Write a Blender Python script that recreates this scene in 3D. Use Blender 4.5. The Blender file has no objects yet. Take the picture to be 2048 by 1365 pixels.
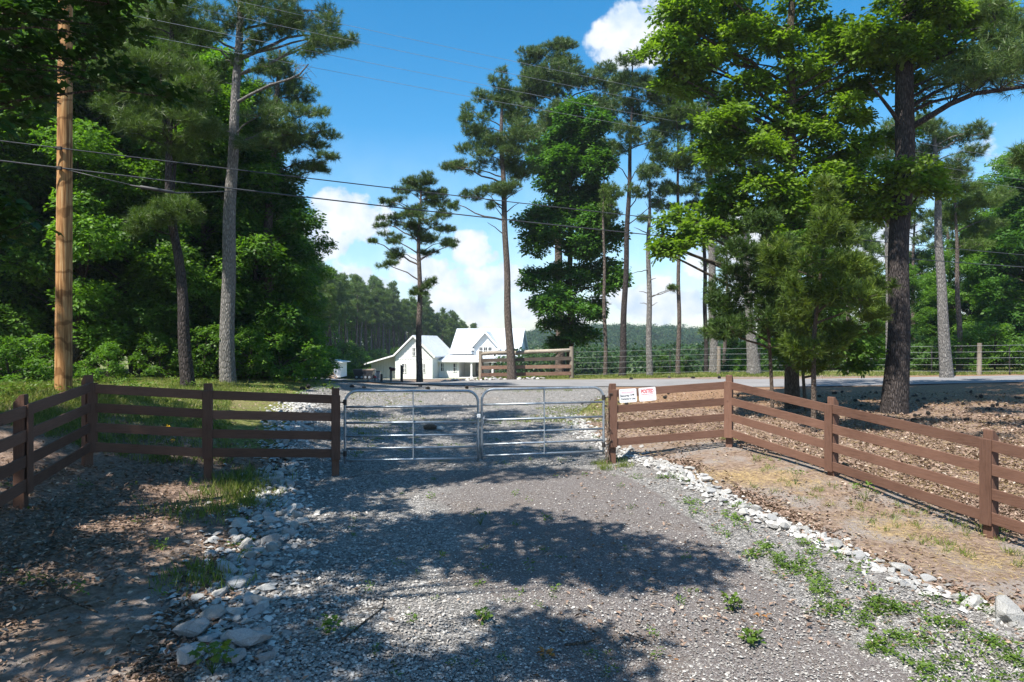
import bpy, bmesh, math, random
import numpy as np
from mathutils import Vector, Matrix
random.seed(7)
rng = np.random.default_rng(11)
sc = bpy.context.scene
R = math.radians

# ------------------------------------------------------------------ camera
CZ = 2.4
FPX = 2048 * 24.0 / 36.0
cam_d = bpy.data.cameras.new('camera')
cam = bpy.data.objects.new('camera', cam_d)
sc.collection.objects.link(cam)
cam_d.lens = 24.0; cam_d.sensor_width = 36.0
cam_d.clip_start = 0.05; cam_d.clip_end = 4000
cam.location = (0, 0, CZ); cam.rotation_euler = (R(90), 0, 0)
sc.camera = cam
# ------------------------------------------------------------------ light
LX, LY = 0.45, 0.53
LDIR = Vector((LX, LY, -1.0)).normalized()
SUN_EL = math.asin(-LDIR.z); SUN_AZ = math.atan2(-LDIR.x, -LDIR.y)
sun_d = bpy.data.lights.new('sun', 'SUN')
sun_d.energy = 5.0; sun_d.angle = R(0.5); sun_d.color = (1.0, 0.95, 0.86)
sun = bpy.data.objects.new('sun', sun_d); sc.collection.objects.link(sun)
sun.rotation_euler = LDIR.to_track_quat('-Z', 'Y').to_euler()
sun.location = (-20, -15, 60)
vs = sc.view_settings
sc.display_settings.display_device = 'sRGB'
vs.view_transform = 'Standard'; vs.look = 'None'; vs.exposure = 0.98; vs.gamma = 1.0
vs.use_curve_mapping = False
cy = sc.cycles
cy.max_bounces = 6; cy.diffuse_bounces = 3; cy.glossy_bounces = 2
cy.transmission_bounces = 4; cy.transparent_max_bounces = 8; cy.volume_bounces = 0
cy.caustics_reflective = False; cy.caustics_refractive = False

world = bpy.data.worlds.new('World'); sc.world = world; world.use_nodes = True
wt = world.node_tree; wt.nodes.clear()
def wn(t, **k):
    n = wt.nodes.new(t)
    for a, b in k.items(): setattr(n, a, b)
    return n
def wmath(op, a, b=None, c=None):
    n = wn('ShaderNodeMath', operation=op)
    for i, v in enumerate((a, b, c)):
        if v is None: continue
        if isinstance(v, (int, float)): n.inputs[i].default_value = v
        else: wt.links.new(v, n.inputs[i])
    return n.outputs[0]
sky = wn('ShaderNodeTexSky', sky_type='NISHITA')
sky.sun_disc = False; sky.sun_elevation = SUN_EL; sky.sun_rotation = SUN_AZ
sky.air_density = 1.0; sky.dust_density = 0.6; sky.ozone_density = 2.0; sky.altitude = 100
hs = wn('ShaderNodeHueSaturation'); hs.inputs['Hue'].default_value = 0.49; hs.inputs['Saturation'].default_value = 1.42; hs.inputs['Value'].default_value = 1.0
wt.links.new(sky.outputs[0], hs.inputs['Color'])
tc = wn('ShaderNodeTexCoord'); sep = wn('ShaderNodeSeparateXYZ'); wt.links.new(tc.outputs['Generated'], sep.inputs[0])
az = wmath('ARCTAN2', sep.outputs[0], sep.outputs[1]); el = wmath('ARCSINE', sep.outputs[2])
def azel(px, py):
    a = math.atan((px - 1024) / FPX)
    return a, math.atan((682 - py) / FPX * math.cos(a))
comb = wn('ShaderNodeCombineXYZ'); wt.links.new(az, comb.inputs[0]); wt.links.new(el, comb.inputs[1])
nz = wn('ShaderNodeTexNoise'); nz.inputs['Scale'].default_value = 16.0; nz.inputs['Detail'].default_value = 9.0; nz.inputs['Roughness'].default_value = 0.56
wt.links.new(comb.outputs[0], nz.inputs['Vector'])
CLOUDS = [(1262, 78, 110, 62, 1.0), (1330, 50, 90, 55, 1.0), (705, 440, 95, 60, 1.0), (640, 480, 90, 55, 1.0), (950, 505, 60, 50, 1.0), (955, 560, 130, 48, .95),
          (690, 545, 60, 40, .9), (860, 545, 90, 45, .8), (1310, 600, 190, 60, .8), (1100, 620, 260, 40, .7), (800, 600, 220, 45, .75), (1480, 520, 130, 110, .85), (1720, 470, 120, 70, .9),
          (-900, 300, 500, 200, .9), (3000, 300, 600, 180, .9)]
field = None
for px, py, rx, ry, s in CLOUDS:
    a0, e0 = azel(px, py); ra, re = rx / FPX, ry / FPX
    dx = wmath('DIVIDE', wmath('SUBTRACT', az, a0), ra); dy = wmath('DIVIDE', wmath('SUBTRACT', el, e0), re)
    r2 = wmath('ADD', wmath('MULTIPLY', dx, dx), wmath('MULTIPLY', dy, dy))
    f = wmath('MULTIPLY', wmath('SUBTRACT', 1.0, r2), s)
    field = f if field is None else wmath('MAXIMUM', field, f)
field = wmath('MAXIMUM', field, -1.5)
nn = wmath('MULTIPLY', wmath('SUBTRACT', nz.outputs['Fac'], 0.5), 3.4)
dens = wmath('ADD', wmath('SUBTRACT', field, 0.15), nn)
mr = wn('ShaderNodeMapRange', interpolation_type='SMOOTHSTEP')
mr.inputs['From Min'].default_value = 0.0; mr.inputs['From Max'].default_value = 0.5
wt.links.new(dens, mr.inputs['Value'])
nz2 = wn('ShaderNodeTexNoise'); nz2.inputs['Scale'].default_value = 26.0; nz2.inputs['Detail'].default_value = 7.0
wt.links.new(comb.outputs[0], nz2.inputs['Vector'])
cr = wn('ShaderNodeValToRGB')
cr.color_ramp.elements[0].position = .35; cr.color_ramp.elements[0].color = (.62, .74, .90, 1)
cr.color_ramp.elements[1].position = .62; cr.color_ramp.elements[1].color = (.97, .98, 1.0, 1)
wt.links.new(nz2.outputs['Fac'], cr.inputs[0])
SKY_S = 0.108
bg_sky = wn('ShaderNodeBackground'); bg_sky.inputs[1].default_value = SKY_S
wt.links.new(hs.outputs[0], bg_sky.inputs[0])
bg_cl = wn('ShaderNodeBackground'); bg_cl.inputs[1].default_value = 0.60; wt.links.new(cr.outputs[0], bg_cl.inputs[0])
# thin white veil low in the sky (humid summer air)
veil = wn('ShaderNodeMapRange'); veil.inputs['From Min'].default_value = 0.0; veil.inputs['From Max'].default_value = 0.30
veil.inputs['To Min'].default_value = 0.42; veil.inputs['To Max'].default_value = 0.0
wt.links.new(el, veil.inputs['Value'])
cl_f = wmath('MAXIMUM', wmath('MULTIPLY', mr.outputs[0], 0.95), veil.outputs[0])
mixw = wn('ShaderNodeMixShader'); wt.links.new(cl_f, mixw.inputs[0]); wt.links.new(bg_sky.outputs[0], mixw.inputs[1]); wt.links.new(bg_cl.outputs[0], mixw.inputs[2])
wo = wn('ShaderNodeOutputWorld'); wt.links.new(mixw.outputs[0], wo.inputs[0])

# ------------------------------------------------------------------ basic helpers
def W(px, py, d):
    """a photo direction at a measured depth d, as a point in the place (metres)"""
    return np.array([(px - 1024) / FPX * d, d, CZ + (682 - py) / FPX * d])
ORG = {}
def tag(o, label=None, cat=None, group=None, kind=None):
    if label: o['label'] = label
    if cat: o['category'] = cat
    if group: o['group'] = group
    if kind: o['kind'] = kind
    return o
def thing(name, loc, label, cat, group=None):
    o = bpy.data.objects.new(name, None); sc.collection.objects.link(o)
    o.location = tuple(float(v) for v in loc); o.empty_display_size = .2
    ORG[o.name] = np.array(loc, float)
    return tag(o, label, cat, group)
def link(name, me, mat=None, parent=None, label=None, cat=None, group=None, kind=None):
    o = bpy.data.objects.new(name, me); sc.collection.objects.link(o)
    if mat is not None and len(me.materials) == 0: me.materials.append(mat)
    if parent is not None:
        o.parent = parent; ORG[o.name] = ORG[parent.name]
    else: ORG[o.name] = np.zeros(3)
    return tag(o, label, cat, group, kind)
def mesh_np(name, V, F, rnd=None, smooth=False, mat=None, attrs=None):
    V = np.asarray(V, np.float32); F = np.asarray(F, np.int32)
    me = bpy.data.meshes.new(name)
    me.vertices.add(len(V)); me.vertices.foreach_set('co', V.ravel())
    m, k = F.shape
    me.loops.add(m * k); me.loops.foreach_set('vertex_index', F.ravel())
    me.polygons.add(m); me.polygons.foreach_set('loop_start', np.arange(m, dtype=np.int32) * k)
    try: me.polygons.foreach_set('loop_total', np.full(m, k, np.int32))
    except Exception: pass
    if smooth: me.polygons.foreach_set('use_smooth', np.ones(m, bool))
    if rnd is not None:
        a = me.attributes.new('rnd', 'FLOAT', 'FACE'); a.data.foreach_set('value', np.asarray(rnd, np.float32))
    if attrs:
        for an, av in attrs.items():
            a = me.attributes.new(an, 'FLOAT', 'POINT'); a.data.foreach_set('value', np.asarray(av, np.float32))
    me.update(calc_edges=True)
    if mat is not None: me.materials.append(mat)
    return me
class MB:
    """collects boxes, bars and tubes into one mesh"""
    def __init__(s): s.v = []; s.f = []
    def add(s, vs, fs):
        b = len(s.v); s.v += [tuple(map(float, v)) for v in vs]; s.f += [tuple(i + b for i in f) for f in fs]
    def frame_box(s, c, ax, ay, az_, hx, hy, hz):
        c = np.array(c, float); ax, ay, az_ = (np.array(a, float) for a in (ax, ay, az_))
        vs_ = [c + sx * hx * ax + sy * hy * ay + sz * hz * az_ for sz in (-1, 1) for sy in (-1, 1) for sx in (-1, 1)]
        s.add(vs_, [(0, 2, 3, 1), (4, 5, 7, 6), (0, 1, 5, 4), (2, 6, 7, 3), (0, 4, 6, 2), (1, 3, 7, 5)])
    def box(s, x0, x1, y0, y1, z0, z1):
        s.frame_box(((x0 + x1) / 2, (y0 + y1) / 2, (z0 + z1) / 2), (1, 0, 0), (0, 1, 0), (0, 0, 1), (x1 - x0) / 2, (y1 - y0) / 2, (z1 - z0) / 2)
    def bar(s, a, b, w, h, up=(0, 0, 1)):
        a = np.array(a, float); b = np.array(b, float); d = b - a; L = np.linalg.norm(d); d = d / L
        up = np.array(up, float); y = np.cross(up, d); y /= np.linalg.norm(y); z = np.cross(d, y)
        s.frame_box((a + b) / 2, d, y, z, L / 2, w / 2, h / 2)
    def tube(s, pts, rad, n=8, cap=True):
        P = [np.array(p, float) for p in pts]
        rad = [rad] * len(P) if np.isscalar(rad) else list(rad)
        T = []
        for i in range(len(P)):
            t = P[min(i + 1, len(P) - 1)] - P[max(i - 1, 0)]; T.append(t / (np.linalg.norm(t) + 1e-9))
        ref = np.array((1, 0, 0)) if abs(T[0][0]) < .8 else np.array((0, 1, 0))
        x = np.cross(T[0], ref); x /= np.linalg.norm(x)
        vs_ = []
        for p, t, r in zip(P, T, rad):
            x = x - t * np.dot(x, t); x /= (np.linalg.norm(x) + 1e-9); y = np.cross(t, x)
            for k in range(n):
                a = 2 * math.pi * k / n; vs_.append(p + r * (math.cos(a) * x + math.sin(a) * y))
        fs = [(i * n + k, i * n + (k + 1) % n, (i + 1) * n + (k + 1) % n, (i + 1) * n + k) for i in range(len(P) - 1) for k in range(n)]
        if cap: fs += [tuple(reversed(range(n))), tuple((len(P) - 1) * n + k for k in range(n))]
        s.add(vs_, fs)
    def poly(s, pts): s.add(pts, [tuple(range(len(pts)))])
    def prism(s, pts, off):
        n = len(pts); off = np.array(off, float)
        a = [np.array(p, float) for p in pts]; b = [p + off for p in a]
        s.add(a + b, [tuple(range(n)), tuple(reversed(range(n, 2 * n)))] + [(i, i + n, (i + 1) % n + n, (i + 1) % n) for i in range(n)])
    def build(s, name, mat, parent=None, smooth=False, label=None, cat=None, group=None, kind=None, bevel=0):
        if not s.v: return None
        V = np.array(s.v, float)
        if parent is not None: V = V - ORG[parent.name]
        me = bpy.data.meshes.new(name); me.from_pydata([tuple(v) for v in V], [], s.f)
        bm = bmesh.new(); bm.from_mesh(me); bmesh.ops.recalc_face_normals(bm, faces=bm.faces)
        if bevel: bmesh.ops.bevel(bm, geom=list(bm.edges), offset=bevel, segments=1, affect='EDGES', clamp_overlap=True)
        bm.to_mesh(me); bm.free()
        if smooth: me.polygons.foreach_set('use_smooth', np.ones(len(me.polygons), bool))
        return link(name, me, mat, parent, label, cat, group, kind)
def nz1(x, y, seed=0):
    """cheap smooth 2-D noise made of sines, about -1..1"""
    r = np.random.default_rng(100 + seed); s = np.zeros_like(np.asarray(x, float))
    for _ in range(7):
        a = r.uniform(0, 6.28); f = r.uniform(.6, 2.4); p = r.uniform(0, 6.28)
        s = s + np.sin((np.cos(a) * x + np.sin(a) * y) * f + p)
    return s / 4.0
def sstep(a, b, x): t = np.clip((x - a) / (b - a), 0, 1); return t * t * (3 - 2 * t)

# ------------------------------------------------------------------ terrain
CT = np.array([
    (-3.14, 12.28, -.01), (-5.19, 11.67, .01), (-7.03, 11.3, .34), (-6.36, 8.84, .24), (2.02, 13.77, -.07), (4.47, 14.03, .25), (5.53, 11.76, .08), (6.46, 9.21, -.245),
    (0, 5.4, -.28), (-1.5, 9, -.12), (1.5, 9, -.15), (-4, 5.5, .0), (-6.5, 4, .1), (4.5, 6, -.42), (7, 6, -.45), (9, 9, -.2), (3, 9.5, -.2), (0, 2, -.55), (-4, 2, -.2), (5, 2, -.75),
    (0, -3, -.9), (-8, -3, -.3), (9, -3, -1.), (0, 13, -.03), (-1, 16, .08), (2.5, 17, .1), (0, 20, .2), (0, 25, .28), (0, 31, .30), (0, 36, .35),
    (-9.2, 14, 1.37), (-13, 24, 1.08), (-16.5, 22, .95), (-12, 16, 1.25), (-16, 16, 1.15), (-10, 10, .95), (-10, 6, .6), (-5, 20, .2), (-8.4, 20, .67),
    (-10.2, 33, .55), (-8, 37, .1), (-5, 37, .15), (-14, 37, .2), (-20, 30, 1.0), (-30, 30, 1.2), (-30, 10, 1.2),
    (11.9, 20, .35), (8.2, 20.7, .35), (7.1, 17.9, .25), (6.6, 15, .2), (20, 27, .7), (22.6, 33, .75), (11.5, 38, .56), (12, 31, .42), (20, 20, .5), (15, 12, .1), (30, 25, .9), (18, 37, .65), (3.2, 37, .37), (30, 10, .4)], float)
def _tps(r2): return np.where(r2 > 1e-9, r2 * np.log(r2 + 1e-12), 0.0)
_n = len(CT); _A = np.zeros((_n + 3, _n + 3))
_A[:_n, :_n] = _tps(((CT[:, None, :2] - CT[None, :, :2]) ** 2).sum(-1)) + np.eye(_n) * .6
_A[:_n, _n] = 1; _A[:_n, _n + 1:] = CT[:, :2]; _A[_n, :_n] = 1; _A[_n + 1:, :_n] = CT[:, :2].T
_w = np.linalg.solve(_A, np.r_[CT[:, 2], 0, 0, 0])
def ground(x, y):
    x = np.asarray(x, float); y = np.asarray(y, float); sh = np.broadcast(x, y).shape
    X = np.broadcast_to(x, sh).ravel(); Y = np.broadcast_to(y, sh).ravel()
    Z = np.zeros(len(X))
    xc = np.clip(X, -32, 32); yc = np.clip(Y, -3, 42)
    for i in range(0, len(X), 20000):
        s = slice(i, i + 20000)
        r2 = (xc[s, None] - CT[None, :, 0]) ** 2 + (yc[s, None] - CT[None, :, 1]) ** 2
        Z[s] = _tps(r2) @ _w[:_n] + _w[_n] + _w[_n + 1] * xc[s] + _w[_n + 2] * yc[s]
    far = np.interp(Y, [40, 50, 60, 80, 105, 150, 300, 900], [.2, -.6, -1.2, -2.2, -3.4, -4.0, -6, -6])
    far = far + .8 * sstep(12, 22, -X) * sstep(90, 45, Y)
    w = sstep(38.5, 50, Y)
    return (Z * (1 - w) + far * w).reshape(sh)
def hit(px, py, lo=3.0, hi=120.0):
    """where the line of sight through a photo point meets the terrain"""
    k = (px - 1024) / FPX; s = (682 - py) / FPX; ds = np.concatenate([np.arange(lo, 45, .05), np.arange(45, hi, .5)])
    zz = CZ + s * ds - ground(k * ds, ds); i = np.argmax(zz < 0)
    if zz[i] >= 0: i = len(ds) - 1
    return np.array([k * ds[i], ds[i], float(ground(k * ds[i], ds[i]))])
def pline(pts): return np.array([hit(*p) for p in pts])
def along(P, Y):
    o = np.argsort(P[:, 1]); return np.interp(Y, P[o, 1], P[o, 0])
E_LEFT = pline([(410, 1365), (470, 1260), (520, 1150), (555, 1060), (572, 980), (585, 930), (590, 880), (600, 830), (615, 803), (600, 786)])
E_RIGHT = pline([(1850, 1365), (1700, 1290), (1570, 1190), (1480, 1120), (1400, 1050), (1330, 995), (1270, 960), (1205, 932), (1190, 905), (1150, 860), (1140, 830), (1180, 800), (1240, 786)])
E_ROCK = pline([(2130, 1290), (2040, 1250), (1850, 1180), (1700, 1110), (1560, 1050), (1420, 985), (1330, 932), (1250, 908), (1205, 890), (1165, 860), (1150, 835), (1190, 800), (1250, 786)])
E_LROCK = pline([(340, 1365), (400, 1260), (440, 1150), (500, 1060), (530, 980), (545, 930), (555, 880), (570, 830), (590, 803), (585, 786)])

# ------------------------------------------------------------------ materials
def newmat(name):
    m = bpy.data.materials.new(name); m.use_nodes = True; nt = m.node_tree; nt.nodes.clear()
    return m, nt
class NT:
    def __init__(s, name):
        s.m, s.t = newmat(name)
    def n(s, t, **k):
        nd = s.t.nodes.new(t)
        for a, b in k.items():
            if a.startswith('i_'): nd.inputs[a[2:].replace('_', ' ')].default_value = b
            else: setattr(nd, a, b)
        return nd
    def l(s, a, b): s.t.links.new(a, b)
    def noise(s, scale, detail=5, rough=.55, vec=None, sx=None):
        nd = s.n('ShaderNodeTexNoise'); nd.inputs['Scale'].default_value = scale; nd.inputs['Detail'].default_value = detail; nd.inputs['Roughness'].default_value = rough
        if vec is not None: s.l(vec, nd.inputs['Vector'])
        return nd.outputs['Fac']
    def pos(s, scale=(1, 1, 1), space='Object'):
        c = s.n('ShaderNodeTexCoord'); mp = s.n('ShaderNodeMapping'); mp.inputs['Scale'].default_value = scale
        s.l(c.outputs[space], mp.inputs[0]); return mp.outputs[0]
    def ramp(s, fac, *stops):
        r = s.n('ShaderNodeValToRGB'); e = r.color_ramp.elements
        while len(e) > 1: e.remove(e[-1])
        e[0].position = stops[0][0]; e[0].color = (*stops[0][1], 1)
        for p, c in stops[1:]:
            x = e.new(p); x.color = (*c, 1)
        s.l(fac, r.inputs[0]); return r.outputs[0]
    def mix(s, fac, a, b, mode='MIX'):
        m = s.n('ShaderNodeMix', data_type='RGBA', blend_type=mode)
        for sock, v in ((m.inputs[0], fac), (m.inputs[6], a), (m.inputs[7], b)):
            if isinstance(v, (int, float)): sock.default_value = v
            elif isinstance(v, tuple): sock.default_value = (*v, 1)
            else: s.l(v, sock)
        return m.outputs[2]
    def math(s, op, a, b=None):
        m = s.n('ShaderNodeMath', operation=op)
        for i, v in enumerate((a, b)):
            if v is None: continue
            if isinstance(v, (int, float)): m.inputs[i].default_value = v
            else: s.l(v, m.inputs[i])
        return m.outputs[0]
    def attr(s, nm):
        a = s.n('ShaderNodeAttribute'); a.attribute_name = nm; return a.outputs['Fac']
    def out(s, col, rough=.8, metal=0, spec=.3, bump=None, bs=.3, bd=.02):
        p = s.n('ShaderNodeBsdfPrincipled')
        if isinstance(col, tuple): p.inputs['Base Color'].default_value = (*col, 1)
        else: s.l(col, p.inputs['Base Color'])
        if isinstance(rough, (int, float)): p.inputs['Roughness'].default_value = rough
        else: s.l(rough, p.inputs['Roughness'])
        p.inputs['Metallic'].default_value = metal; p.inputs['Specular IOR Level'].default_value = spec
        if bump is not None:
            b = s.n('ShaderNodeBump'); b.inputs['Strength'].default_value = bs; b.inputs['Distance'].default_value = bd
            s.l(bump, b.inputs['Height']); s.l(b.outputs[0], p.inputs['Normal'])
        o = s.n('ShaderNodeOutputMaterial'); s.l(p.outputs[0], o.inputs[0]); return s.m
def leaf_mat(name, stops, trans=.4, rough=.5, spec=.35, tcol=1.25):
    s = NT(name); r = s.attr('rnd'); col = s.ramp(r, *stops)
    oi = s.n('ShaderNodeObjectInfo'); v = s.n('ShaderNodeMapRange'); v.inputs['To Min'].default_value = .85; v.inputs['To Max'].default_value = 1.15
    s.l(oi.outputs['Random'], v.inputs['Value'])
    hsn = s.n('ShaderNodeHueSaturation'); s.l(v.outputs[0], hsn.inputs['Value']); s.l(col, hsn.inputs['Color'])
    col = hsn.outputs[0]
    p = s.n('ShaderNodeBsdfPrincipled'); s.l(col, p.inputs['Base Color']); p.inputs['Roughness'].default_value = rough; p.inputs['Specular IOR Level'].default_value = spec
    t = s.n('ShaderNodeBsdfTranslucent')
    tc_ = s.mix(1.0, col, (tcol, tcol * 1.05, .55), 'MULTIPLY'); s.l(tc_, t.inputs[0])
    mx = s.n('ShaderNodeMixShader'); mx.inputs[0].default_value = trans
    s.l(p.outputs[0], mx.inputs[1]); s.l(t.outputs[0], mx.inputs[2])
    o = s.n('ShaderNodeOutputMaterial'); s.l(mx.outputs[0], o.inputs[0]); return s.m
M = {}
M['oak'] = leaf_mat('oak_leaves', [(0, (.08, .15, .014)), (.5, (.14, .235, .025)), (1, (.20, .31, .04))], .5, tcol=1.55)
M['broad'] = leaf_mat('broadleaf_leaves', [(0, (.045, .105, .014)), (.6, (.095, .20, .022)), (1, (.16, .28, .04))], .46, tcol=1.6)
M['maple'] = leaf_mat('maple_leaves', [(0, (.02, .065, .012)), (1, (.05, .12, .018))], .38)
M['broadb'] = leaf_mat('glossy_leaves', [(0, (.03, .09, .014)), (.6, (.065, .16, .02)), (1, (.11, .22, .03))], .38, .5, .25, tcol=1.4)
M['pale'] = leaf_mat('pale_leaves', [(0, (.06, .13, .03)), (1, (.12, .22, .05))], .42)
M['pine'] = leaf_mat('pine_needles', [(0, (.045, .088, .024)), (.6, (.095, .158, .036)), (1, (.155, .215, .055))], .22, .45, .4)
M['pineb'] = leaf_mat('bright_pine_needles', [(0, (.055, .105, .02)), (1, (.14, .22, .04))], .3, .45, .4)
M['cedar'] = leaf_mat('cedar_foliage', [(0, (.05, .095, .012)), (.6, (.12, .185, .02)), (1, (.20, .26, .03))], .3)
M['cedar_shaded'] = leaf_mat('shaded_cedar_foliage', [(0, (.03, .065, .014)), (.6, (.06, .11, .02)), (1, (.11, .17, .03))], .3)  # darker copy of the cedar foliage, with shade put into the colour
M['weed'] = leaf_mat('weed_leaves', [(0, (.07, .14, .02)), (1, (.17, .26, .04))], .4)
M['grass'] = leaf_mat('grass_blades', [(0, (.08, .12, .02)), (.5, (.15, .20, .035)), (1, (.32, .29, .12))], .35)
M['straw'] = leaf_mat('dry_straw', [(0, (.30, .21, .09)), (1, (.5, .38, .18))], .2)
M['litter'] = leaf_mat('fallen_leaves', [(0, (.11, .072, .055)), (.4, (.24, .165, .125)), (.8, (.34, .25, .20)), (1, (.47, .39, .32))], .08, .8, .1)
M['litterd'] = leaf_mat('brown_oak_leaf', [(0, (.22, .10, .035)), (1, (.36, .17, .05))], .1, .7, .1)
M['flower'] = leaf_mat('yellow_petals', [(0, (.75, .42, .01)), (1, (.85, .5, .02))], .3)
def bark(name, c0, c1, c2, sc_=7.0, bs=.8):
    s = NT(name); p = s.pos((sc_ * 1.5, sc_ * 1.5, sc_ * .34), 'Object')
    v = s.n('ShaderNodeTexVoronoi', feature='DISTANCE_TO_EDGE'); s.l(p, v.inputs['Vector']); v.inputs['Scale'].default_value = 2.2
    edge = s.n('ShaderNodeMapRange'); edge.inputs['From Max'].default_value = .30; s.l(v.outputs['Distance'], edge.inputs['Value'])
    nzv = s.noise(3.0, 8, .6, p)
    plate = s.ramp(nzv, (.3, c1), (.62, c2)); col = s.mix(s.math('ADD', s.math('MULTIPLY', edge.outputs[0], .65), s.math('MULTIPLY', nzv, .45)), c0, plate)
    h = s.math('ADD', edge.outputs[0], s.math('MULTIPLY', nzv, .5))
    return s.out(col, .9, 0, .15, h, bs, .04)
M['pbark'] = bark('pine_bark', (.035, .028, .024), (.13, .105, .09), (.27, .22, .19))
M['pbarkg'] = bark('grey_pine_bark', (.07, .065, .06), (.22, .21, .20), (.36, .34, .32))
M['dbark'] = bark('dark_pine_bark', (.014, .012, .012), (.05, .042, .04), (.12, .10, .095))
M['obark'] = bark('oak_bark', (.03, .024, .018), (.10, .08, .06), (.20, .165, .13), 9)
M['cbark'] = bark('cedar_bark', (.06, .045, .035), (.16, .12, .09), (.27, .21, .17), 14)
def wood(name, a, b, ang=(1, 1, 1), rough=.75, bs=.25):
    s = NT(name); p = s.pos(ang); q = s.pos((1, 1, 1)); g = s.noise(3.2, 10, .7, p); g2 = s.noise(.9, 4, .6, q)
    f = s.math('ADD', s.math('MULTIPLY', g, .6), s.math('MULTIPLY', g2, .4))
    col = s.ramp(f, (.34, tuple(c * .8 for c in a)), (.47, tuple((x + y) / 2 for x, y in zip(a, b))), (.60, b), (.74, tuple(c * 1.25 for c in b)))
    v = s.n('ShaderNodeTexVoronoi'); v.inputs['Scale'].default_value = 1.7; s.l(q, v.inputs['Vector'])
    col = s.mix(s.math('MULTIPLY', sstep_node(s, v.outputs['Distance'], .075, .02), .75), col, tuple(c * .35 for c in a))
    oi = s.n('ShaderNodeObjectInfo'); mr_ = s.n('ShaderNodeMapRange'); mr_.inputs['To Min'].default_value = .78; mr_.inputs['To Max'].default_value = 1.18; s.l(oi.outputs['Random'], mr_.inputs['Value'])
    h = s.n('ShaderNodeHueSaturation'); s.l(mr_.outputs[0], h.inputs['Value']); s.l(col, h.inputs['Color'])
    return s.out(h.outputs[0], rough, 0, .2, g, bs, .012)
def sstep_node(s, f, a, b):
    m = s.n('ShaderNodeMapRange', interpolation_type='SMOOTHSTEP'); m.inputs['From Min'].default_value = a; m.inputs['From Max'].default_value = b
    s.l(f, m.inputs['Value']); return m.outputs[0]
M['fence'] = wood('brown_stained_wood', (.098, .050, .034), (.165, .090, .064), (1.5, 1.5, 22))
M['fencev'] = wood('brown_stained_post', (.09, .046, .031), (.155, .084, .060), (18, 18, 1.5))
M['rawpost'] = wood('weathered_post', (.16, .10, .07), (.32, .22, .16), (14, 14, 1.2))
M['greywood'] = wood('grey_weathered_log', (.16, .135, .105), (.38, .33, .27), (2, 14, 14))
M['greypost'] = wood('grey_weathered_post', (.13, .11, .085), (.33, .28, .23), (14, 14, 1.5))
M['plankb'] = wood('brown_weathered_plank', (.11, .06, .045), (.24, .15, .11), (1.2, 14, 14))
M['plankd'] = wood('dark_weathered_plank', (.04, .032, .028), (.10, .08, .065), (1.2, 14, 14))
def pole_mat():
    s = NT('utility_pole_wood'); p = s.pos((16, 16, .7)); g = s.noise(2.0, 8, .6, p)
    q = s.pos((1, 1, 1)); w_ = s.n('ShaderNodeTexWave', wave_type='BANDS', bands_direction='Z'); s.l(q, w_.inputs['Vector'])
    w_.inputs['Scale'].default_value = .55; w_.inputs['Distortion'].default_value = 9; w_.inputs['Detail'].default_value = 4; w_.inputs['Detail Scale'].default_value = 2.5
    base = s.ramp(g, (.36, (.16, .075, .026)), (.46, (.33, .165, .06)), (.58, (.44, .25, .105)), (.70, (.53, .38, .21)))
    ring = s.ramp(w_.outputs['Fac'], (.0, (1, 1, 1)), (.86, (1, 1, 1)), (.97, (.55, .5, .45)))
    col = s.mix(1.0, base, ring, 'MULTIPLY')
    k = s.noise(1.3, 3, .5, q); col = s.mix(s.math('MULTIPLY', sstep_node(s, k, .58, .7), .5), col, (.18, .08, .03))
    return s.out(col, .7, 0, .25, g, .4, .01)
def sstep_node(s, f, a, b):
    m = s.n('ShaderNodeMapRange', interpolation_type='SMOOTHSTEP'); m.inputs['From Min'].default_value = a; m.inputs['From Max'].default_value = b
    s.l(f, m.inputs['Value']); return m.outputs[0]
M['pole'] = pole_mat()
def simple(name, col, rough=.6, metal=0, spec=.4, var=.12, scale=6):
    s = NT(name); g = s.noise(scale, 5, .6, s.pos())
    a = tuple(c * (1 - var * 1.6) for c in col); b = tuple(min(1, c * (1 + var)) for c in col)
    return s.out(s.ramp(g, (.35, a), (.65, b)), rough, metal, spec)
M['galv'] = simple('galvanised_steel', (.36, .40, .44), .45, .7, .5, .14, 22)
M['wire'] = simple('fence_wire', (.42, .44, .46), .5, .6)
M['hillwood'] = leaf_mat('distant_wood_leaves', [(0, (.02, .052, .012)), (.6, (.042, .09, .02)), (1, (.075, .135, .03))], .3)
M['hill'] = simple('forest_floor', (.03, .06, .02), .9)
M['cable'] = simple('black_cable', (.055, .058, .065), .45)
M['alu'] = simple('bare_aluminium_wire', (.34, .37, .42), .45, .5)
M['iron'] = simple('dark_iron', (.05, .045, .042), .6, .4)
M['rust'] = simple('rusty_chain', (.22, .15, .11), .7, .4)
M['greyplastic'] = simple('grey_plastic', (.16, .17, .18), .5)
M['darkplastic'] = simple('dark_grey_plastic', (.06, .06, .065), .6)
M['white'] = simple('white_siding', (.78, .78, .77), .55, 0, .3, .03, 1.5)
M['trimw'] = simple('white_trim', (.82, .82, .81), .5, 0, .3, .02, 2)
M['glass'] = simple('window_glass', (.018, .022, .028), .08, 0, .6, .1)
M['dark'] = simple('dark_opening', (.02, .02, .022), .7)
M['black'] = simple('black_paint', (.022, .022, .025), .5)
M['signw'] = simple('white_sign_face', (.80, .80, .82), .5, 0, .3, .03, 9)
M['red'] = simple('red_print', (.62, .015, .03), .5)
M['pink'] = simple('faded_red_print', (.78, .42, .48), .6)
M['ink'] = simple('black_print', (.03, .03, .03), .6)
M['redtop'] = simple('red_cap', (.62, .05, .05), .5)
M['maroon'] = simple('dark_red_metal', (.07, .012, .016), .5)
M['tan'] = simple('tan_boards', (.34, .25, .19), .8)
M['conc'] = simple('pale_concrete', (.62, .60, .57), .85)
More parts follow.
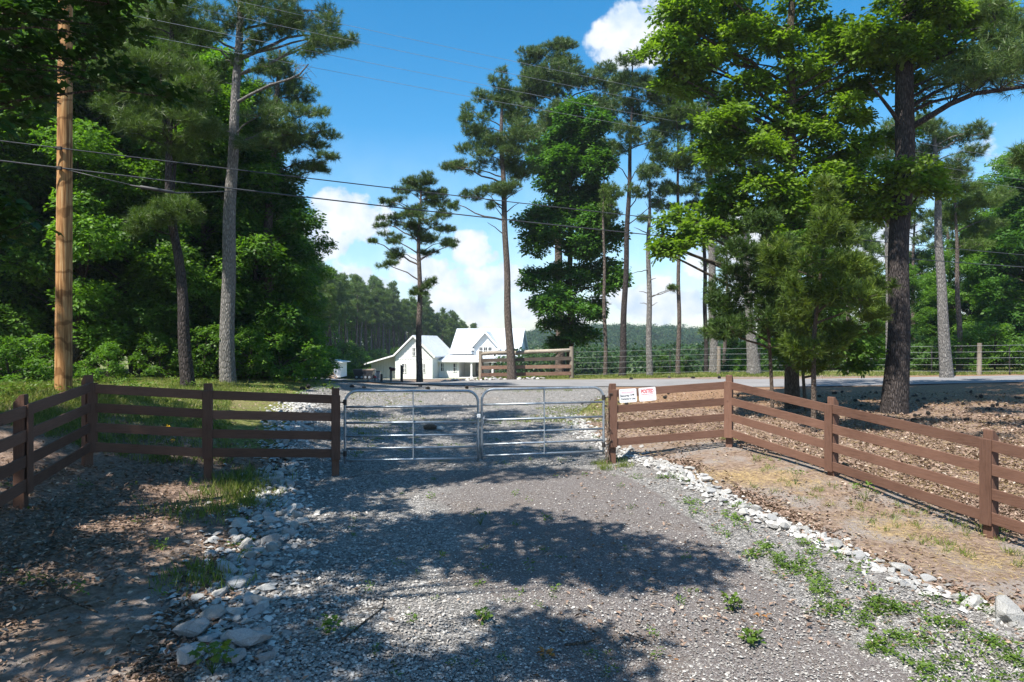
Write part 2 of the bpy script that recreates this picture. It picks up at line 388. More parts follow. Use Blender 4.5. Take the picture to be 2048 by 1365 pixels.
def metal_roof():
    s = NT('white_metal_roof'); g = s.noise(2, 3, .5, s.pos())
    return s.out(s.ramp(g, (.3, (.54, .58, .62)), (.7, (.64, .67, .70))), .42, .25, .4)
M['roof'] = metal_roof()
def rock_mat(name, a, b, c):
    s = NT(name); p = s.pos((9, 9, 9)); g = s.noise(2.0, 9, .6, p); oi = s.n('ShaderNodeObjectInfo')
    col = s.ramp(g, (.3, a), (.55, b), (.75, c))
    v = s.n('ShaderNodeMapRange'); v.inputs['To Min'].default_value = .7; v.inputs['To Max'].default_value = 1.15; s.l(oi.outputs['Random'], v.inputs['Value'])
    st_ = s.noise(1.6, 6, .65, s.pos((1.4, 1.4, 1.4))); col = s.mix(s.math('MULTIPLY', sstep_node(s, st_, .54, .70), .4), col, (.24, .19, .14))
    h = s.n('ShaderNodeHueSaturation'); s.l(v.outputs[0], h.inputs['Value']); s.l(col, h.inputs['Color'])
    return s.out(h.outputs[0], .88, 0, .2, g, .7, .03)
M['rock'] = rock_mat('white_limestone', (.36, .35, .33), (.48, .47, .45), (.58, .57, .55))
M['rockg'] = rock_mat('grey_limestone', (.28, .28, .28), (.42, .42, .42), (.55, .54, .53))
def stone_mat():
    s = NT('crushed_gravel'); r = s.attr('rnd')
    col = s.ramp(r, (0, (.13, .12, .112)), (.4, (.22, .205, .19)), (.72, (.32, .30, .28)), (.88, (.43, .415, .39)), (.97, (.50, .48, .45)), (1, (.34, .25, .19)))
    return s.out(col, .85, 0, .2)
M['stone'] = stone_mat()
def rubble_mat():
    s = NT('broken_limestone'); return s.out(s.ramp(s.attr('rnd'), (0, (.22, .21, .20)), (.5, (.36, .35, .335)), (1, (.52, .51, .49))), .88, 0, .2)
M['rubble'] = rubble_mat()
def terrain_mat():
    s = NT('woodland_soil'); p = s.pos()
    n1 = s.noise(1.3, 8, .62, p); n2 = s.noise(14, 8, .7, p); n3 = s.noise(60, 4, .7, p)
    soil = s.ramp(n2, (.3, (.10, .068, .048)), (.46, (.19, .135, .10)), (.58, (.27, .20, .155)), (.72, (.36, .28, .225)))
    lit = s.ramp(n2, (.3, (.10, .068, .05)), (.45, (.19, .13, .098)), (.58, (.28, .20, .155)), (.72, (.40, .31, .25)))
    gr = s.ramp(n2, (.3, (.06, .075, .02)), (.5, (.14, .155, .04)), (.62, (.26, .23, .10)), (.75, (.34, .27, .17)))
    st = s.ramp(n2, (.3, (.12, .08, .05)), (.45, (.24, .165, .09)), (.58, (.36, .26, .14)), (.7, (.47, .36, .21)))
    nd = s.ramp(n2, (.3, (.14, .08, .05)), (.6, (.30, .19, .12)))
    def fac(nm, w=.45):
        f = s.math('ADD', s.attr(nm), s.math('MULTIPLY', s.math('SUBTRACT', n1, .5), 1.4))
        f = s.math('ADD', f, s.math('MULTIPLY', s.math('SUBTRACT', n2, .5), .8))
        return sstep_node(s, f, .5 - w / 2, .5 + w / 2)
    soil = s.mix(s.math('MULTIPLY', sstep_node(s, n1, .44, .6), .75), soil, s.ramp(n3, (.32, (.13, .112, .10)), (.5, (.25, .222, .205)), (.68, (.40, .37, .345))))
    col = s.mix(fac('litter'), soil, lit); col = s.mix(fac('needle'), col, nd)
    col = s.mix(fac('straw'), col, st); col = s.mix(fac('grass'), col, gr)
    h = s.math('ADD', n2, s.math('MULTIPLY', n3, .6))
    return s.out(col, .95, 0, .1, h, .7, .04)
M['terrain'] = terrain_mat()
def gravel_mat():
    s = NT('gravel_surface'); p = s.pos()
    def cells(scale):
        v = s.n('ShaderNodeTexVoronoi'); v.inputs['Scale'].default_value = scale; s.l(p, v.inputs['Vector'])
        e = s.n('ShaderNodeTexVoronoi', feature='DISTANCE_TO_EDGE'); e.inputs['Scale'].default_value = scale; s.l(p, e.inputs['Vector'])
        sepc = s.n('ShaderNodeSeparateColor'); s.l(v.outputs['Color'], sepc.inputs[0]); return sepc.outputs[0], e.outputs['Distance']
    ca, ea = cells(26); cb, eb = cells(85)
    n1 = s.noise(.9, 6, .6, p); n2 = s.noise(20, 6, .7, p)
    stones = s.ramp(ca, (0, (.15, .143, .138)), (.5, (.29, .275, .26)), (1, (.44, .42, .40)))
    stones = s.mix(sstep_node(s, ea, .0, .10), (.07, .065, .062), stones)
    pack = s.ramp(cb, (0, (.125, .108, .104)), (.55, (.185, .163, .155)), (.86, (.245, .22, .21)), (1, (.42, .41, .40)))
    pack = s.mix(s.math('MULTIPLY', sstep_node(s, n2, .4, .65), .4), pack, (.12, .095, .08))
    f = s.math('ADD', s.attr('packed'), s.math('MULTIPLY', s.math('SUBTRACT', n1, .5), 1.3))
    f = s.math('ADD', f, s.math('MULTIPLY', s.math('SUBTRACT', n2, .5), .7))
    col = s.mix(sstep_node(s, f, .3, .7), stones, pack)
    col = s.mix(s.math('MULTIPLY', sstep_node(s, n1, .5, .72), .35), col, (.20, .15, .11))
    h = s.math('ADD', s.math('MINIMUM', ea, .2), s.math('MULTIPLY', s.math('MINIMUM', eb, .15), .6))
    return s.out(col, .92, 0, .15, h, .8, .05)
M['gravel'] = gravel_mat()
def asphalt_mat():
    s = NT('worn_asphalt'); p = s.pos(); n1 = s.noise(.7, 6, .6, p); n2 = s.noise(45, 5, .7, p)
    f = s.math('ADD', s.math('MULTIPLY', n1, .5), s.math('MULTIPLY', n2, .5))
    return s.out(s.ramp(f, (.35, (.17, .165, .165)), (.65, (.27, .262, .262))), .9, 0, .2, n2, .3, .01)
M['asphalt'] = asphalt_mat()

# ------------------------------------------------------------------ ground sheet
def axis(segs):
    out = [segs[0][0]]
    for a, b, st in segs:
        n = max(1, int(round((b - a) / st))); out += list(a + (b - a) * (np.arange(n) + 1) / n)
    return np.array(out)
gx = axis([(-900, -200, 100), (-200, -60, 14), (-60, -24, 3), (-24, -9, .6), (-9, 9, .16), (9, 24, .6), (24, 60, 3), (60, 200, 14), (200, 900, 100)])
gy = axis([(-60, -6, 6), (-6, 4.5, .7), (4.5, 15, .15), (15, 24, .3), (24, 50, .6), (50, 130, 4), (130, 300, 17), (300, 1500, 120)])
GX, GY = np.meshgrid(gx, gy)
GZ = ground(GX, GY)
near = sstep(45, 20, GY)
GZ = GZ + near * (.018 * nz1(GX * 1.7, GY * 1.7, 1) + .008 * nz1(GX * 6, GY * 6, 2))
xl = along(E_LEFT, GY); xr = along(E_ROCK, GY)
in_drive = sstep(-.25, .1, GX - xl) * sstep(-.1, .1, xr - GX) * sstep(31.5, 30.5, GY)
GZ = GZ - .035 * in_drive
def ell(px, py, rx, ry, X, Y):
    c = hit(px, py); return np.exp(-(((X - c[0]) / rx) ** 2 + ((Y - c[1]) / ry) ** 2))
def zones(X, Y):
    left = sstep(-3.0, -4.2, X); right = sstep(2.0, 3.2, X)
    beyondL = sstep(11.2, 12.6, Y) * left; beyondR = sstep(0, .6, (X - 4.47) * .906 + (Y - 14.03) * .42 + 0) * right
    grass = 1.1 * beyondL * sstep(12.4, 14.5, Y) * sstep(34, 25, Y) * sstep(-18, -15, X) + .9 * ell(1000, 790, 4, 4, X, Y) * 0
    grass = grass + .95 * ell(1120, 800, 2.6, 5, X, Y) + .75 * sstep(35.2, 36.5, Y) * sstep(55, 40, Y) * sstep(-2, 3, X)
    grass = grass + .8 * ell(480, 1000, .55, .9, X, Y) + .55 * ell(560, 775, 5, 5, X, Y) + .8 * sstep(45, 60, Y)
    litter = .55 * left * sstep(14.5, 11, Y) + .9 * ell(160, 1000, 1.6, 1.3, X, Y) + .7 * ell(470, 900, 1.6, 1.2, X, Y) - .75 * ell(300, 1230, 1.0, 1.3, X, Y)
    litter = litter + 1.0 * beyondR * sstep(24, 18, Y) + .8 * ell(1340, 860, 2.2, 1.6, X, Y) + .5 * sstep(-8, -14, X)
    straw = .62 * ell(1450, 950, 1.0, .9, X, Y) + .6 * ell(1820, 1060, .9, .8, X, Y) + .5 * ell(1600, 960, .9, .7, X, Y) + .5 * ell(2000, 1130, .9, .6, X, Y) - .1
    needle = .85 * right * sstep(19, 23, Y) * sstep(35, 33, Y) + .7 * sstep(37, 35, Y) * sstep(27, 33, Y) * sstep(3, -6, X)
    needle = needle + .5 * sstep(35, 36, Y) * sstep(40, 37, Y) * right
    mixz = ell(520, 795, 3.0, 6, X, Y) * left; grass = grass - .75 * mixz; needle = needle + .6 * mixz
    return dict(grass=np.clip(grass, 0, 1), litter=np.clip(litter, 0, 1), straw=np.clip(straw, 0, 1), needle=np.clip(needle, 0, 1))
zn = zones(GX, GY)
nx_, ny_ = len(gx), len(gy)
idx = np.arange(nx_ * ny_).reshape(ny_, nx_)
GF = np.stack([idx[:-1, :-1], idx[:-1, 1:], idx[1:, 1:], idx[1:, :-1]], -1).reshape(-1, 4)
me = mesh_np('ground', np.stack([GX, GY, GZ], -1).reshape(-1, 3), GF, smooth=True, mat=M['terrain'], attrs={k: v.ravel() for k, v in zn.items()})
link('ground', me, kind='structure')

# gravel drive, a sheet laid over the ground between its two rock lines
rows = np.concatenate([np.arange(2.0, 15, .12), np.arange(15, 31.0, .3)])
cols = np.linspace(0, 1, 90)
l_ = along(E_LEFT, rows) - .12 + .1 * nz1(rows * 3, rows * 0, 5); r_ = along(E_ROCK, rows) + .05 * nz1(rows * 3, rows * 0, 6)
DX = l_[:, None] + (r_ - l_)[:, None] * cols[None]; DY = np.repeat(rows[:, None], len(cols), 1)
DZ = ground(DX, DY) + .012 * nz1(DX * 3, DY * 3, 3) + .005 * nz1(DX * 9, DY * 9, 4)
rr = along(E_RIGHT, rows)
def packed(X, Y):
    lft = along(E_LEFT, Y); rgt = along(E_RIGHT, Y); u = (X - lft) / (rgt - lft)
    p = sstep(.20, .62, u) * sstep(1.02, .97, u)
    return p * sstep(14.5, 11.5, Y)
pk = packed(DX, DY)
DI = np.arange(DX.size).reshape(DX.shape)
DF = np.stack([DI[:-1, :-1], DI[:-1, 1:], DI[1:, 1:], DI[1:, :-1]], -1).reshape(-1, 4)
link('gravel_drive', mesh_np('gravel_drive', np.stack([DX, DY, DZ], -1).reshape(-1, 3), DF, smooth=True, mat=M['gravel'], attrs={'packed': pk.ravel()}), kind='structure')

# paved road running across, then bending away to the house
def road_strip(name, P, width, lift, mat):
    P = np.array(P, float); t = np.r_[0, np.cumsum(np.linalg.norm(np.diff(P, axis=0), axis=1))]
    s = np.arange(0, t[-1], .6); X = np.interp(s, t, P[:, 0]); Y = np.interp(s, t, P[:, 1])
    k = np.ones(9) / 9
    Xs = np.convolve(np.pad(X, 4, 'edge'), k, 'valid'); Ys = np.convolve(np.pad(Y, 4, 'edge'), k, 'valid')
    tx = np.gradient(Xs); ty = np.gradient(Ys); L = np.hypot(tx, ty); nx, ny = -ty / L, tx / L
    wv = np.linspace(-1, 1, 13)[None] * (width / 2 * (1 + .02 * nz1(s, s * 0, 9)))[:, None]
    VX = Xs[:, None] + nx[:, None] * wv; VY = Ys[:, None] + ny[:, None] * wv; VZ = ground(VX, VY) + lift
    I = np.arange(VX.size).reshape(VX.shape); F = np.stack([I[:-1, :-1], I[:-1, 1:], I[1:, 1:], I[1:, :-1]], -1).reshape(-1, 4)
    return link(name, mesh_np(name, np.stack([VX, VY, VZ], -1).reshape(-1, 3), F, smooth=True, mat=mat), kind='structure')
road_strip('paved_road', [(70, 26), (40, 27.5), (25, 28.9), (12, 31.6), (5, 33), (-1, 33.6), (-6, 34.2), (-10, 36.5), (-13.5, 43), (-16.5, 54), (-19, 70), (-19.5, 84), (-18, 96)], 4.6, .03, M['asphalt'])
road_strip('house_drive', [(-18.5, 88), (-14, 95), (-8, 99), (0, 100)], 5, .06, M['conc'])

# ------------------------------------------------------------------ board fences
def fence_run(label, posts, mats):
    """posts: (x, y, ground z, z of the top board's upper edge). Rails face the camera side."""
    P = [np.array(p, float) for p in posts]
    root = thing('board_fence', (P[0][0], P[0][1], P[0][2]), label, 'fence', 'brown board fences either side of the gate')
    cam2 = np.array((0., 0.)); N = []
    for a, b in zip(P[:-1], P[1:]):
        d = (b - a)[:2]; d /= np.linalg.norm(d); n = np.array((-d[1], d[0]))
        if np.dot(n, cam2 - (a + b)[:2] / 2) < 0: n = -n
        N.append((d, n))
    PN = []
    for i in range(len(P)):
        n = sum((N[j][1] for j in (i - 1, i) if 0 <= j < len(N))); PN.append(n / np.linalg.norm(n))
    for i, (p, n) in enumerate(zip(P, PN)):
        t = np.array((-n[1], n[0])); x3 = np.array((*t, 0)); y3 = np.array((*n, 0)); b = p[:2]
        top = p[3] + .125; hw = .065
        mb = MB()
        def q(u, v, z): return np.array((b[0], b[1], 0)) + x3 * u + y3 * v + np.array((0, 0, z))
        prof = [q(-hw, hw, p[2] - .4), q(-hw, hw, top), q(-hw, hw - .05, top), q(-hw, -hw, top - .10), q(-hw, -hw, p[2] - .4)]
        mb.prism(prof, x3 * 2 * hw); mb.build('post', M[mats[1]], root, bevel=.006)
        mb = MB(); off = .065 + .028 + .013
        sp = max(abs(np.dot(x3[:2], N[j][1])) for j in (i - 1, i) if 0 <= j < len(N)) * .08
        c = np.array((b[0], b[1], 0)) + y3 * (off + sp)
        mb.frame_box(c + np.array((0, 0, p[3] - .575)), x3, y3, (0, 0, 1), .079, .011, .575)
        mb.build('batten', M[mats[1]], root, bevel=.003)
    for i, (d, n) in enumerate(N):
        a, b = P[i], P[i + 1]; d3 = np.array((*d, 0)); n3 = np.array((*n, 0))
        for k in range(4):
            dz = -.075 - k * .3233; off = n3 * (.065 + .014)
            j0, j1 = rng.normal(0, .006, 2)
            A = np.array((a[0], a[1], a[3] + dz + j0)) + off - d3 * .01; B = np.array((b[0], b[1], b[3] + dz + j1)) + off + d3 * .01
            if i > 0: A = A + d3 * .012
            mb = MB(); mb.bar(A, B, .026, .15); mb.build('rail', M[mats[0]], root, bevel=.004)
    return root
LP = [(-3.175, 12.28, -.01, 1.43), (-5.19, 11.67, .01, 1.554), (-7.03, 11.3, .34, 1.713), (-6.36, 8.84, .24, 1.584), (-5.72, 6.4, .1, 1.46), (-5.1, 4.0, 0, 1.34)]
RP = [(2.02, 13.77, -.07, 1.42), (4.47, 14.03, .25, 1.578), (5.53, 11.76, .08, 1.3145), (6.46, 9.21, -.245, 1.081), (7.45, 6.6, -.45, .82), (8.4, 4.1, -.7, .56)]
LP = [(x, y, min(float(ground(x, y)), z), t) for x, y, z, t in LP]; RP = [(x, y, min(float(ground(x, y)), z), t) for x, y, z, t in RP]
fence_run('dark brown four-board fence in the shade, running left from the metal gate', LP, ('fence', 'fencev'))
fence_run('sunlit brown four-board fence with two signs, running right from the gate', RP, ('fence', 'fencev'))

# ------------------------------------------------------------------ tube gates
GA = np.array((-3.046, 12.45)); GB = np.array((1.823, 13.6)); gd = (GB - GA) / np.linalg.norm(GB - GA)
def gate(a, b, zt, zb, label, hinge_left):
    """a,b plan ends; zt,zb = (left,right) top and bottom heights of the frame"""
    root = thing('tube_gate', (a[0], a[1], zb[0]), label, 'gate', 'pair of galvanised tube gates')
    L = np.linalg.norm(b - a); g = (b - a) / L
    def q(u, f):    # u metres along, f 0 bottom .. 1 top
        t = u / L; z0 = zb[0] + (zb[1] - zb[0]) * t; z1 = zt[0] + (zt[1] - zt[0]) * t
        return np.array((a[0] + g[0] * u, a[1] + g[1] * u, z0 + (z1 - z0) * f))
    r = .22 / (zt[0] - zb[0]); rc = .22
    pts = [q(.0, -.045)] + [q(0, f) for f in (.2, .5, 1 - r)]
    pts += [q(rc - rc * math.cos(t), 1 - r + r * math.sin(t)) for t in np.linspace(.25, math.pi / 2, 6)]
    pts += [q(u, 1) for u in (L * .33, L * .66)]
    pts += [q(L - rc + rc * math.sin(t), 1 - r + r * math.cos(t)) for t in np.linspace(0, math.pi / 2 - .25, 6)]
    pts += [q(L, f) for f in (1 - r, .5, .2)] + [q(L, -.045)]
    mb = MB(); mb.tube(pts, .025, 10); mb.build('frame', M['galv'], root, smooth=True)
    for f in (0, .17, .35, .54, .77):
        mb = MB(); mb.tube([q(.02, f), q(L - .02, f)], .021, 8); mb.build('rail', M['galv'], root, smooth=True)
    c = q(L / 2, .5); mb = MB()
    n3 = np.array((g[1], -g[0], 0))
    mb.bar(q(L / 2, 0) + n3 * .024, q(L / 2, 1) + n3 * .012, .05, .016, up=(g[0], g[1], 0)); mb.build('brace', M['galv'], root)
    u0 = 0 if hinge_left else L; s = -1 if hinge_left else 1
    for f in (.10, .84):
        h = q(u0, f); e = h + np.array((g[0], g[1], 0)) * s * .13
        mb = MB(); mb.tube([h - np.array((0, 0, .05)), h + np.array((0, 0, .05))], .034, 8)
        mb.tube([h + np.array((0, 0, .0)), e, e + np.array((0, 0, .07)), e + np.array((g[0] * s * .06, g[1] * s * .06, .07))], .010, 6)
        mb.build('hinge', M['iron'], root)
    return root
Gm = GA + gd * (np.linalg.norm(GB - GA) / 2)
gate(GA, Gm - gd * .035, (1.488, 1.449), (.22, .168), 'left leaf of the galvanised tube gate, hung from the shaded fence', True)
gate(Gm + gd * .035, GB, (1.475, 1.479), (.206, .208), 'right leaf of the galvanised tube gate, hung beside the signs', False)
ch = thing('chain', (Gm[0], Gm[1], .95), 'chain with a pale padlock tying the two gate leaves together', 'chain')
mb = MB()
for k in range(26):
    t = 2 * math.pi * k / 26; c = np.array((Gm[0] + .085 * math.cos(t), Gm[1] - .02 + .06 * math.sin(t), .95 + .03 * math.sin(2 * t)))
    t2 = t + .24; c2 = np.array((Gm[0] + .085 * math.cos(t2), Gm[1] - .02 + .06 * math.sin(t2), .95 + .03 * math.sin(2 * t2)))
    mb.tube([c, (c + c2) / 2 + np.array((0, 0, .006 * (-1) ** k)), c2], .008, 5)
mb.tube([(Gm[0] + .06, Gm[1] - .085, .94), (Gm[0] + .07, Gm[1] - .09, .86), (Gm[0] + .05, Gm[1] - .09, .78)], .008, 5)
mb.build('links', M['galv'], ch)
mb = MB(); mb.box(Gm[0] - .05, Gm[0] + .02, Gm[1] - .13, Gm[1] - .095, .945, 1.02); mb.build('padlock', M['trimw'], ch, bevel=.008)
# dry vine caught on the hinge post
vn = MB(); p0 = np.array((1.90, 13.62, 0.0))
for k in range(6):
    pts = [p0 + np.array((rng.normal(0, .03), rng.normal(0, .03), z + rng.normal(0, .02))) for z in np.linspace(-.05, rng.uniform(.7, 1.25), 9)]
    vn.tube(pts, .006, 4)
vn.build('dry_vine', M['rust'], None, label='dry brown vine stems tangled up the gate hinge post', cat='vine')

# ------------------------------------------------------------------ signs
import numpy.linalg as la
sd = np.array((RP[1][0] - RP[0][0], RP[1][1] - RP[0][1], RP[1][3] - RP[0][3])); sd /= la.norm(sd)
sn = np.array((sd[1], -sd[0], 0)); sn /= la.norm(sn); su = np.cross(sn, sd) * 1.0
if su[2] < 0: su = -su
def text_mesh(body, size):
    cu = bpy.data.curves.new('lettering', 'FONT'); cu.body = body; cu.size = size; cu.align_x = 'CENTER'; cu.align_y = 'CENTER'
    cu.extrude = .0006; cu.offset = .0028 if body == 'POSTED' else .0014
    o = bpy.data.objects.new('lettering', cu); sc.collection.objects.link(o)
    dg = bpy.context.evaluated_depsgraph_get(); m = bpy.data.meshes.new_from_object(o.evaluated_get(dg))
    bpy.data.objects.remove(o); bpy.data.curves.remove(cu); return m
def sign(px, label, w, h, tilt, border, build):
    u = (px - 1224) / (1459 - 1224) * la.norm(np.array(RP[1][:2]) - np.array(RP[0][:2]))
    base = np.array((RP[0][0], RP[0][1], RP[0][3])) + sd * u + sn * (.065 + .028 + .006)
    c = base - np.array((0, 0, .135))
    root = thing('sign', c, label, 'sign', 'signs screwed to the fence rails')
    ca, sa = math.cos(tilt), math.sin(tilt); X = sd * ca + su * sa; Y = -sd * sa + su * ca
    def P(x, y, z=0): return c + X * x + Y * y + sn * z
    r = .02; ring = []
    for cx, cy_, a0 in ((w / 2 - r, h / 2 - r, 0), (-w / 2 + r, h / 2 - r, 90), (-w / 2 + r, -h / 2 + r, 180), (w / 2 - r, -h / 2 + r, 270)):
        ring += [P(cx + r * math.cos(R(a0 + t)), cy_ + r * math.sin(R(a0 + t)), -.0015) for t in (0, 45, 90)]
    mb = MB(); mb.prism(ring, sn * .003); mb.build('plate', M['signw'], root)
    def rect(mb, x0, x1, y0, y1, z=.0022): mb.prism([P(x0, y0, z), P(x1, y0, z), P(x1, y1, z), P(x0, y1, z)], sn * .0006)
    mb = MB(); i = .022; t = .004
    for a in ((-w / 2 + i, w / 2 - i, h / 2 - i - t, h / 2 - i), (-w / 2 + i, w / 2 - i, -h / 2 + i, -h / 2 + i + t), (-w / 2 + i, -w / 2 + i + t, -h / 2 + i + t, h / 2 - i - t), (w / 2 - i - t, w / 2 - i, -h / 2 + i + t, h / 2 - i - t)): rect(mb, *a)
    mb.build('border', M[border], root)
    def text(body, size, x, y, mat, sx=1.0):
        m = text_mesh(body, size); m.materials.clear(); m.materials.append(M[mat])
        V = np.empty(len(m.vertices) * 3, np.float32); m.vertices.foreach_get('co', V); V = V.reshape(-1, 3)
        V2 = np.array([P(x + v[0] * sx, y + v[1], .003 + v[2]) for v in V]) - ORG[root.name]
        m.vertices.foreach_set('co', V2.astype(np.float32).ravel()); m.update()
        link('lettering', m, None, root)
    def dashes(x0, x1, y, hh, mat, seed):
        rg = np.random.default_rng(seed); x = x0; mb = MB()
        while x < x1:
            l = rg.uniform(.006, .02); rect(mb, x, min(x + l, x1), y - hh / 2 * rg.uniform(.7, 1), y + hh / 2 * rg.uniform(.7, 1)); x += l + rg.uniform(.003, .007)
        mb.build('print_line', M[mat], root)
    build(P, rect, text, dashes, root)
def s1(P, rect, text, dashes, root):
    dashes(-.135, .135, .068, .030, 'pink', 3); dashes(-.135, .135, .043, .008, 'pink', 4)
    text('Security', .058, -.062, .0, 'ink', .95); text('Cameras In Use', .056, .0, -.062, 'ink', .78)
    mb = MB()
    def ov(cx, cy_, rx, ry): mb.prism([P(cx + rx * math.cos(t), cy_ + ry * math.sin(t), .0022) for t in np.linspace(0, 2 * math.pi, 15)[:-1]], sn * .0006)
    ov(.108, .012, .024, .015); ov(.066, .008, .009, .017); rect(mb, .046, .066, .021, .025); rect(mb, .046, .066, -.009, -.005)
    mb.build('camera_symbol', M['ink'], root)
def s2(P, rect, text, dashes, root):
    text('POSTED', .098, .0, .058, 'red', .72)
    dashes(-.125, .125, .0, .014, 'red', 5); dashes(-.13, .13, -.028, .010, 'pink', 6); dashes(-.13, .125, -.045, .009, 'pink', 7); dashes(-.13, .12, -.062, .005, 'pink', 8)
sign(1252.5, 'white sign reading Security Cameras In Use, beside the gate post', .355, .272, R(-.5), 'ink', s1)
sign(1291, 'white sign with red POSTED heading on the top fence board', .352, .272, R(1.0), 'red', s2)

# ------------------------------------------------------------------ utility pole and wires
PX_, PY_ = -9.2, 14.0; pz = float(ground(PX_, PY_))
pole = thing('utility_pole', (PX_, PY_, pz), 'tall orange-brown wooden utility pole behind the shaded fence corner', 'utility pole')
mb = MB(); zs = np.linspace(pz - .5, 10.9, 24)
mb.tube([(PX_ + .05 * (z - pz) / 9, PY_, z) for z in zs], [.158 - .036 * (z - pz) / 9 for z in zs], 24); mb.build('shaft', M['pole'], pole, smooth=True)
def wp(t, z):     # t metres to the right of the pole along the line of wires
    return np.array((PX_ + .05 + t, PY_ + .4918 * t, z))
for z in (6.30, 5.90):
    mb = MB(); mb.tube([(PX_ + .03, PY_ - .12, z), (PX_ + .03, PY_ - .20, z)], .014, 6); mb.box(PX_ - .02, PX_ + .09, PY_ - .225, PY_ - .17, z - .035, z + .03)
    mb.build('clamp', M['iron'], pole)
mb = MB(); mb.box(PX_ + .0, PX_ + .9, PY_ - .2, PY_ - .1, 9.95, 10.05); mb.build('crossarm', M['rawpost'], pole)
def cable(label, pts, r, mat, cat='cable', extra=None, lash=False):
    root = thing('overhead_cable', pts[0], label, cat)
    mb = MB(); mb.tube(pts, r, 7); mb.build('strand', M[mat], root, smooth=True)
    if lash:
        P = np.array(pts); seg = np.r_[0, np.cumsum(la.norm(np.diff(P, axis=0), axis=1))]; mb = MB()
        for s in np.arange(.4, seg[-1], .42):
            c = np.array([np.interp(s, seg, P[:, i]) for i in range(3)]); c2 = np.array([np.interp(s + .09, seg, P[:, i]) for i in range(3)])
            mb.tube([c, c2], r * 1.45, 6)
        mb.build('lashing', M['alu'], root, smooth=True)
    return root
offc = np.array((0, -.20, 0))
def span(z0, z1, sag, t0, t1, n=28):
    return [wp(t, z0 + (z1 - z0) * (t - 0) / 48 - sag * 4 * (t / 48) * (1 - t / 48)) + offc for t in np.linspace(t0, t1, n)]
cable('upper of the two thick black cables crossing in front of the trees', span(6.30, 6.35, .30, -30, 48, 60), .0125, 'cable')
lc = cable('lower of the two thick black cables, with a grey splice case', span(5.90, 6.0, .46, -30, 48, 60), .015, 'cable')
c0, c1 = np.array(wp(1.28, 5.66)) + offc, np.array(wp(1.86, 5.60)) + offc
mb = MB(); mb.tube([c0 - (c1 - c0) * .28, c0, c0 + (c1 - c0) * .02, c1 - (c1 - c0) * .02, c1, c1 + (c1 - c0) * .22], [.010, .02, .036, .036, .02, .010], 12); mb.build('splice_case', M['darkplastic'], lc, smooth=True)
mb = MB(); mb.tube([np.array(wp(.1, 5.88)) + offc, np.array(wp(.7, 5.76)) + offc, c0, c1, np.array(wp(2.4, 5.66)) + offc, np.array(wp(3.0, 5.76)) + offc], .009, 6); mb.build('drop_loop', M['cable'], lc, smooth=True)
for (zz, dy, nm) in ((10.12, -.1, 'topmost thin bare wire crossing the blue sky'), (9.98, .45, 'thin bare wire running just under the topmost one'), (9.32, -.1, 'thin bare wire of the lower pair in the sky, upper one'), (9.12, .4, 'lowest of the four thin bare wires in the sky')):
    cable(nm, [np.array(wp(t, zz - .45 * 4 * ((t) / 48) * (1 - t / 48) + .012 * t)) + np.array((0, dy, 0)) for t in np.linspace(-25, 48, 50)], .0045, 'alu', 'wire')

# ------------------------------------------------------------------ log rail fence across the road
def W3(px, d, z): return np.array(((px - 1024) / FPX * d, d, z))
DF_ = 37.2
lf = thing('log_rail_fence', W3(957, DF_, .3), 'weathered log rail fence with brown planks standing before the white house', 'fence')
def py2z(py, d): return CZ + (682 - py) / FPX * d
for px, yt, w in ((961, 702, .11), (1026, 712, .10), (1143, 693, .125)):
    b = W3(px, DF_, 0); zg = float(ground(b[0], b[1])); mb = MB()
    mb.tube([(b[0], b[1], zg - .3), (b[0] + .01, b[1], (zg + py2z(yt, DF_)) / 2), (b[0], b[1], py2z(yt, DF_))], [w * 1.05, w, w * .95], 12); mb.build('post', M['greypost'], lf, smooth=False)
for (xa, ya, xb, yb) in ((960, 708, 1026, 704), (1026, 706, 1143, 700)):
    a = W3(xa, DF_, py2z(ya, DF_)); b = W3(xb, DF_, py2z(yb, DF_)); mb = MB()
    mb.tube([a, a + (b - a) * .3 + np.array((0, 0, .02)), a + (b - a) * .7, b], [.10, .105, .10, .095], 10); mb.build('log_rail', M['greywood'], lf, smooth=True)
for (ya, yb, m) in ((721, 716.5, 'plankd'), (735, 732.5, 'plankb'), (749.5, 746.5, 'plankb')):
    for xa, xb in ((962, 1025), (1027, 1142)):
        f0 = (xa - 960) / 183; f1 = (xb - 960) / 183
        a = W3(xa, DF_ - .12, py2z(ya + (yb - ya) * f0, DF_)); b = W3(xb, DF_ - .12, py2z(ya + (yb - ya) * f1, DF_))
        mb = MB(); mb.bar(a, b, .045, .19); mb.build('plank', M[m], lf)

# ------------------------------------------------------------------ wire fence beyond the road
wf = thing('wire_fence', W3(1150, 37.5, .3), 'long wire fence with weathered wooden posts on the far verge', 'fence')
WP = [(1150, 37.4), (1437, 37.8), (1694, 36.2), (1958, 33.2), (2150, 31.4), (2500, 29)]
wpts = []
for px, d in WP:
    b = W3(px, d, 0); zg = float(ground(b[0], d)); wpts.append((b[0], d, zg))
    if px == 1150: continue
    mb = MB(); mb.tube([(b[0], d, zg - .3), (b[0] + .02, d, zg + .8), (b[0] + .03, d, zg + 1.55)], [.115, .105, .10], 10); mb.build('post', M['greypost'], wf)
wpts = np.array(wpts)
for h in (.18, .5, .82, 1.12, 1.42):
    mb = MB(); mb.tube([p + np.array((0, -.11, h)) for p in wpts], .006, 5); mb.build('wire', M['wire'], wf)
for a, b in zip(wpts[:-1], wpts[1:]):
    for f in (.33, .66):
        p = a + (b - a) * f; p[2] = float(ground(p[0], p[1])); mb = MB(); mb.box(p[0] - .02, p[0] + .02, p[1] - .02, p[1] + .02, p[2] - .2, p[2] + 1.35); mb.build('steel_stake', M['iron'], wf)

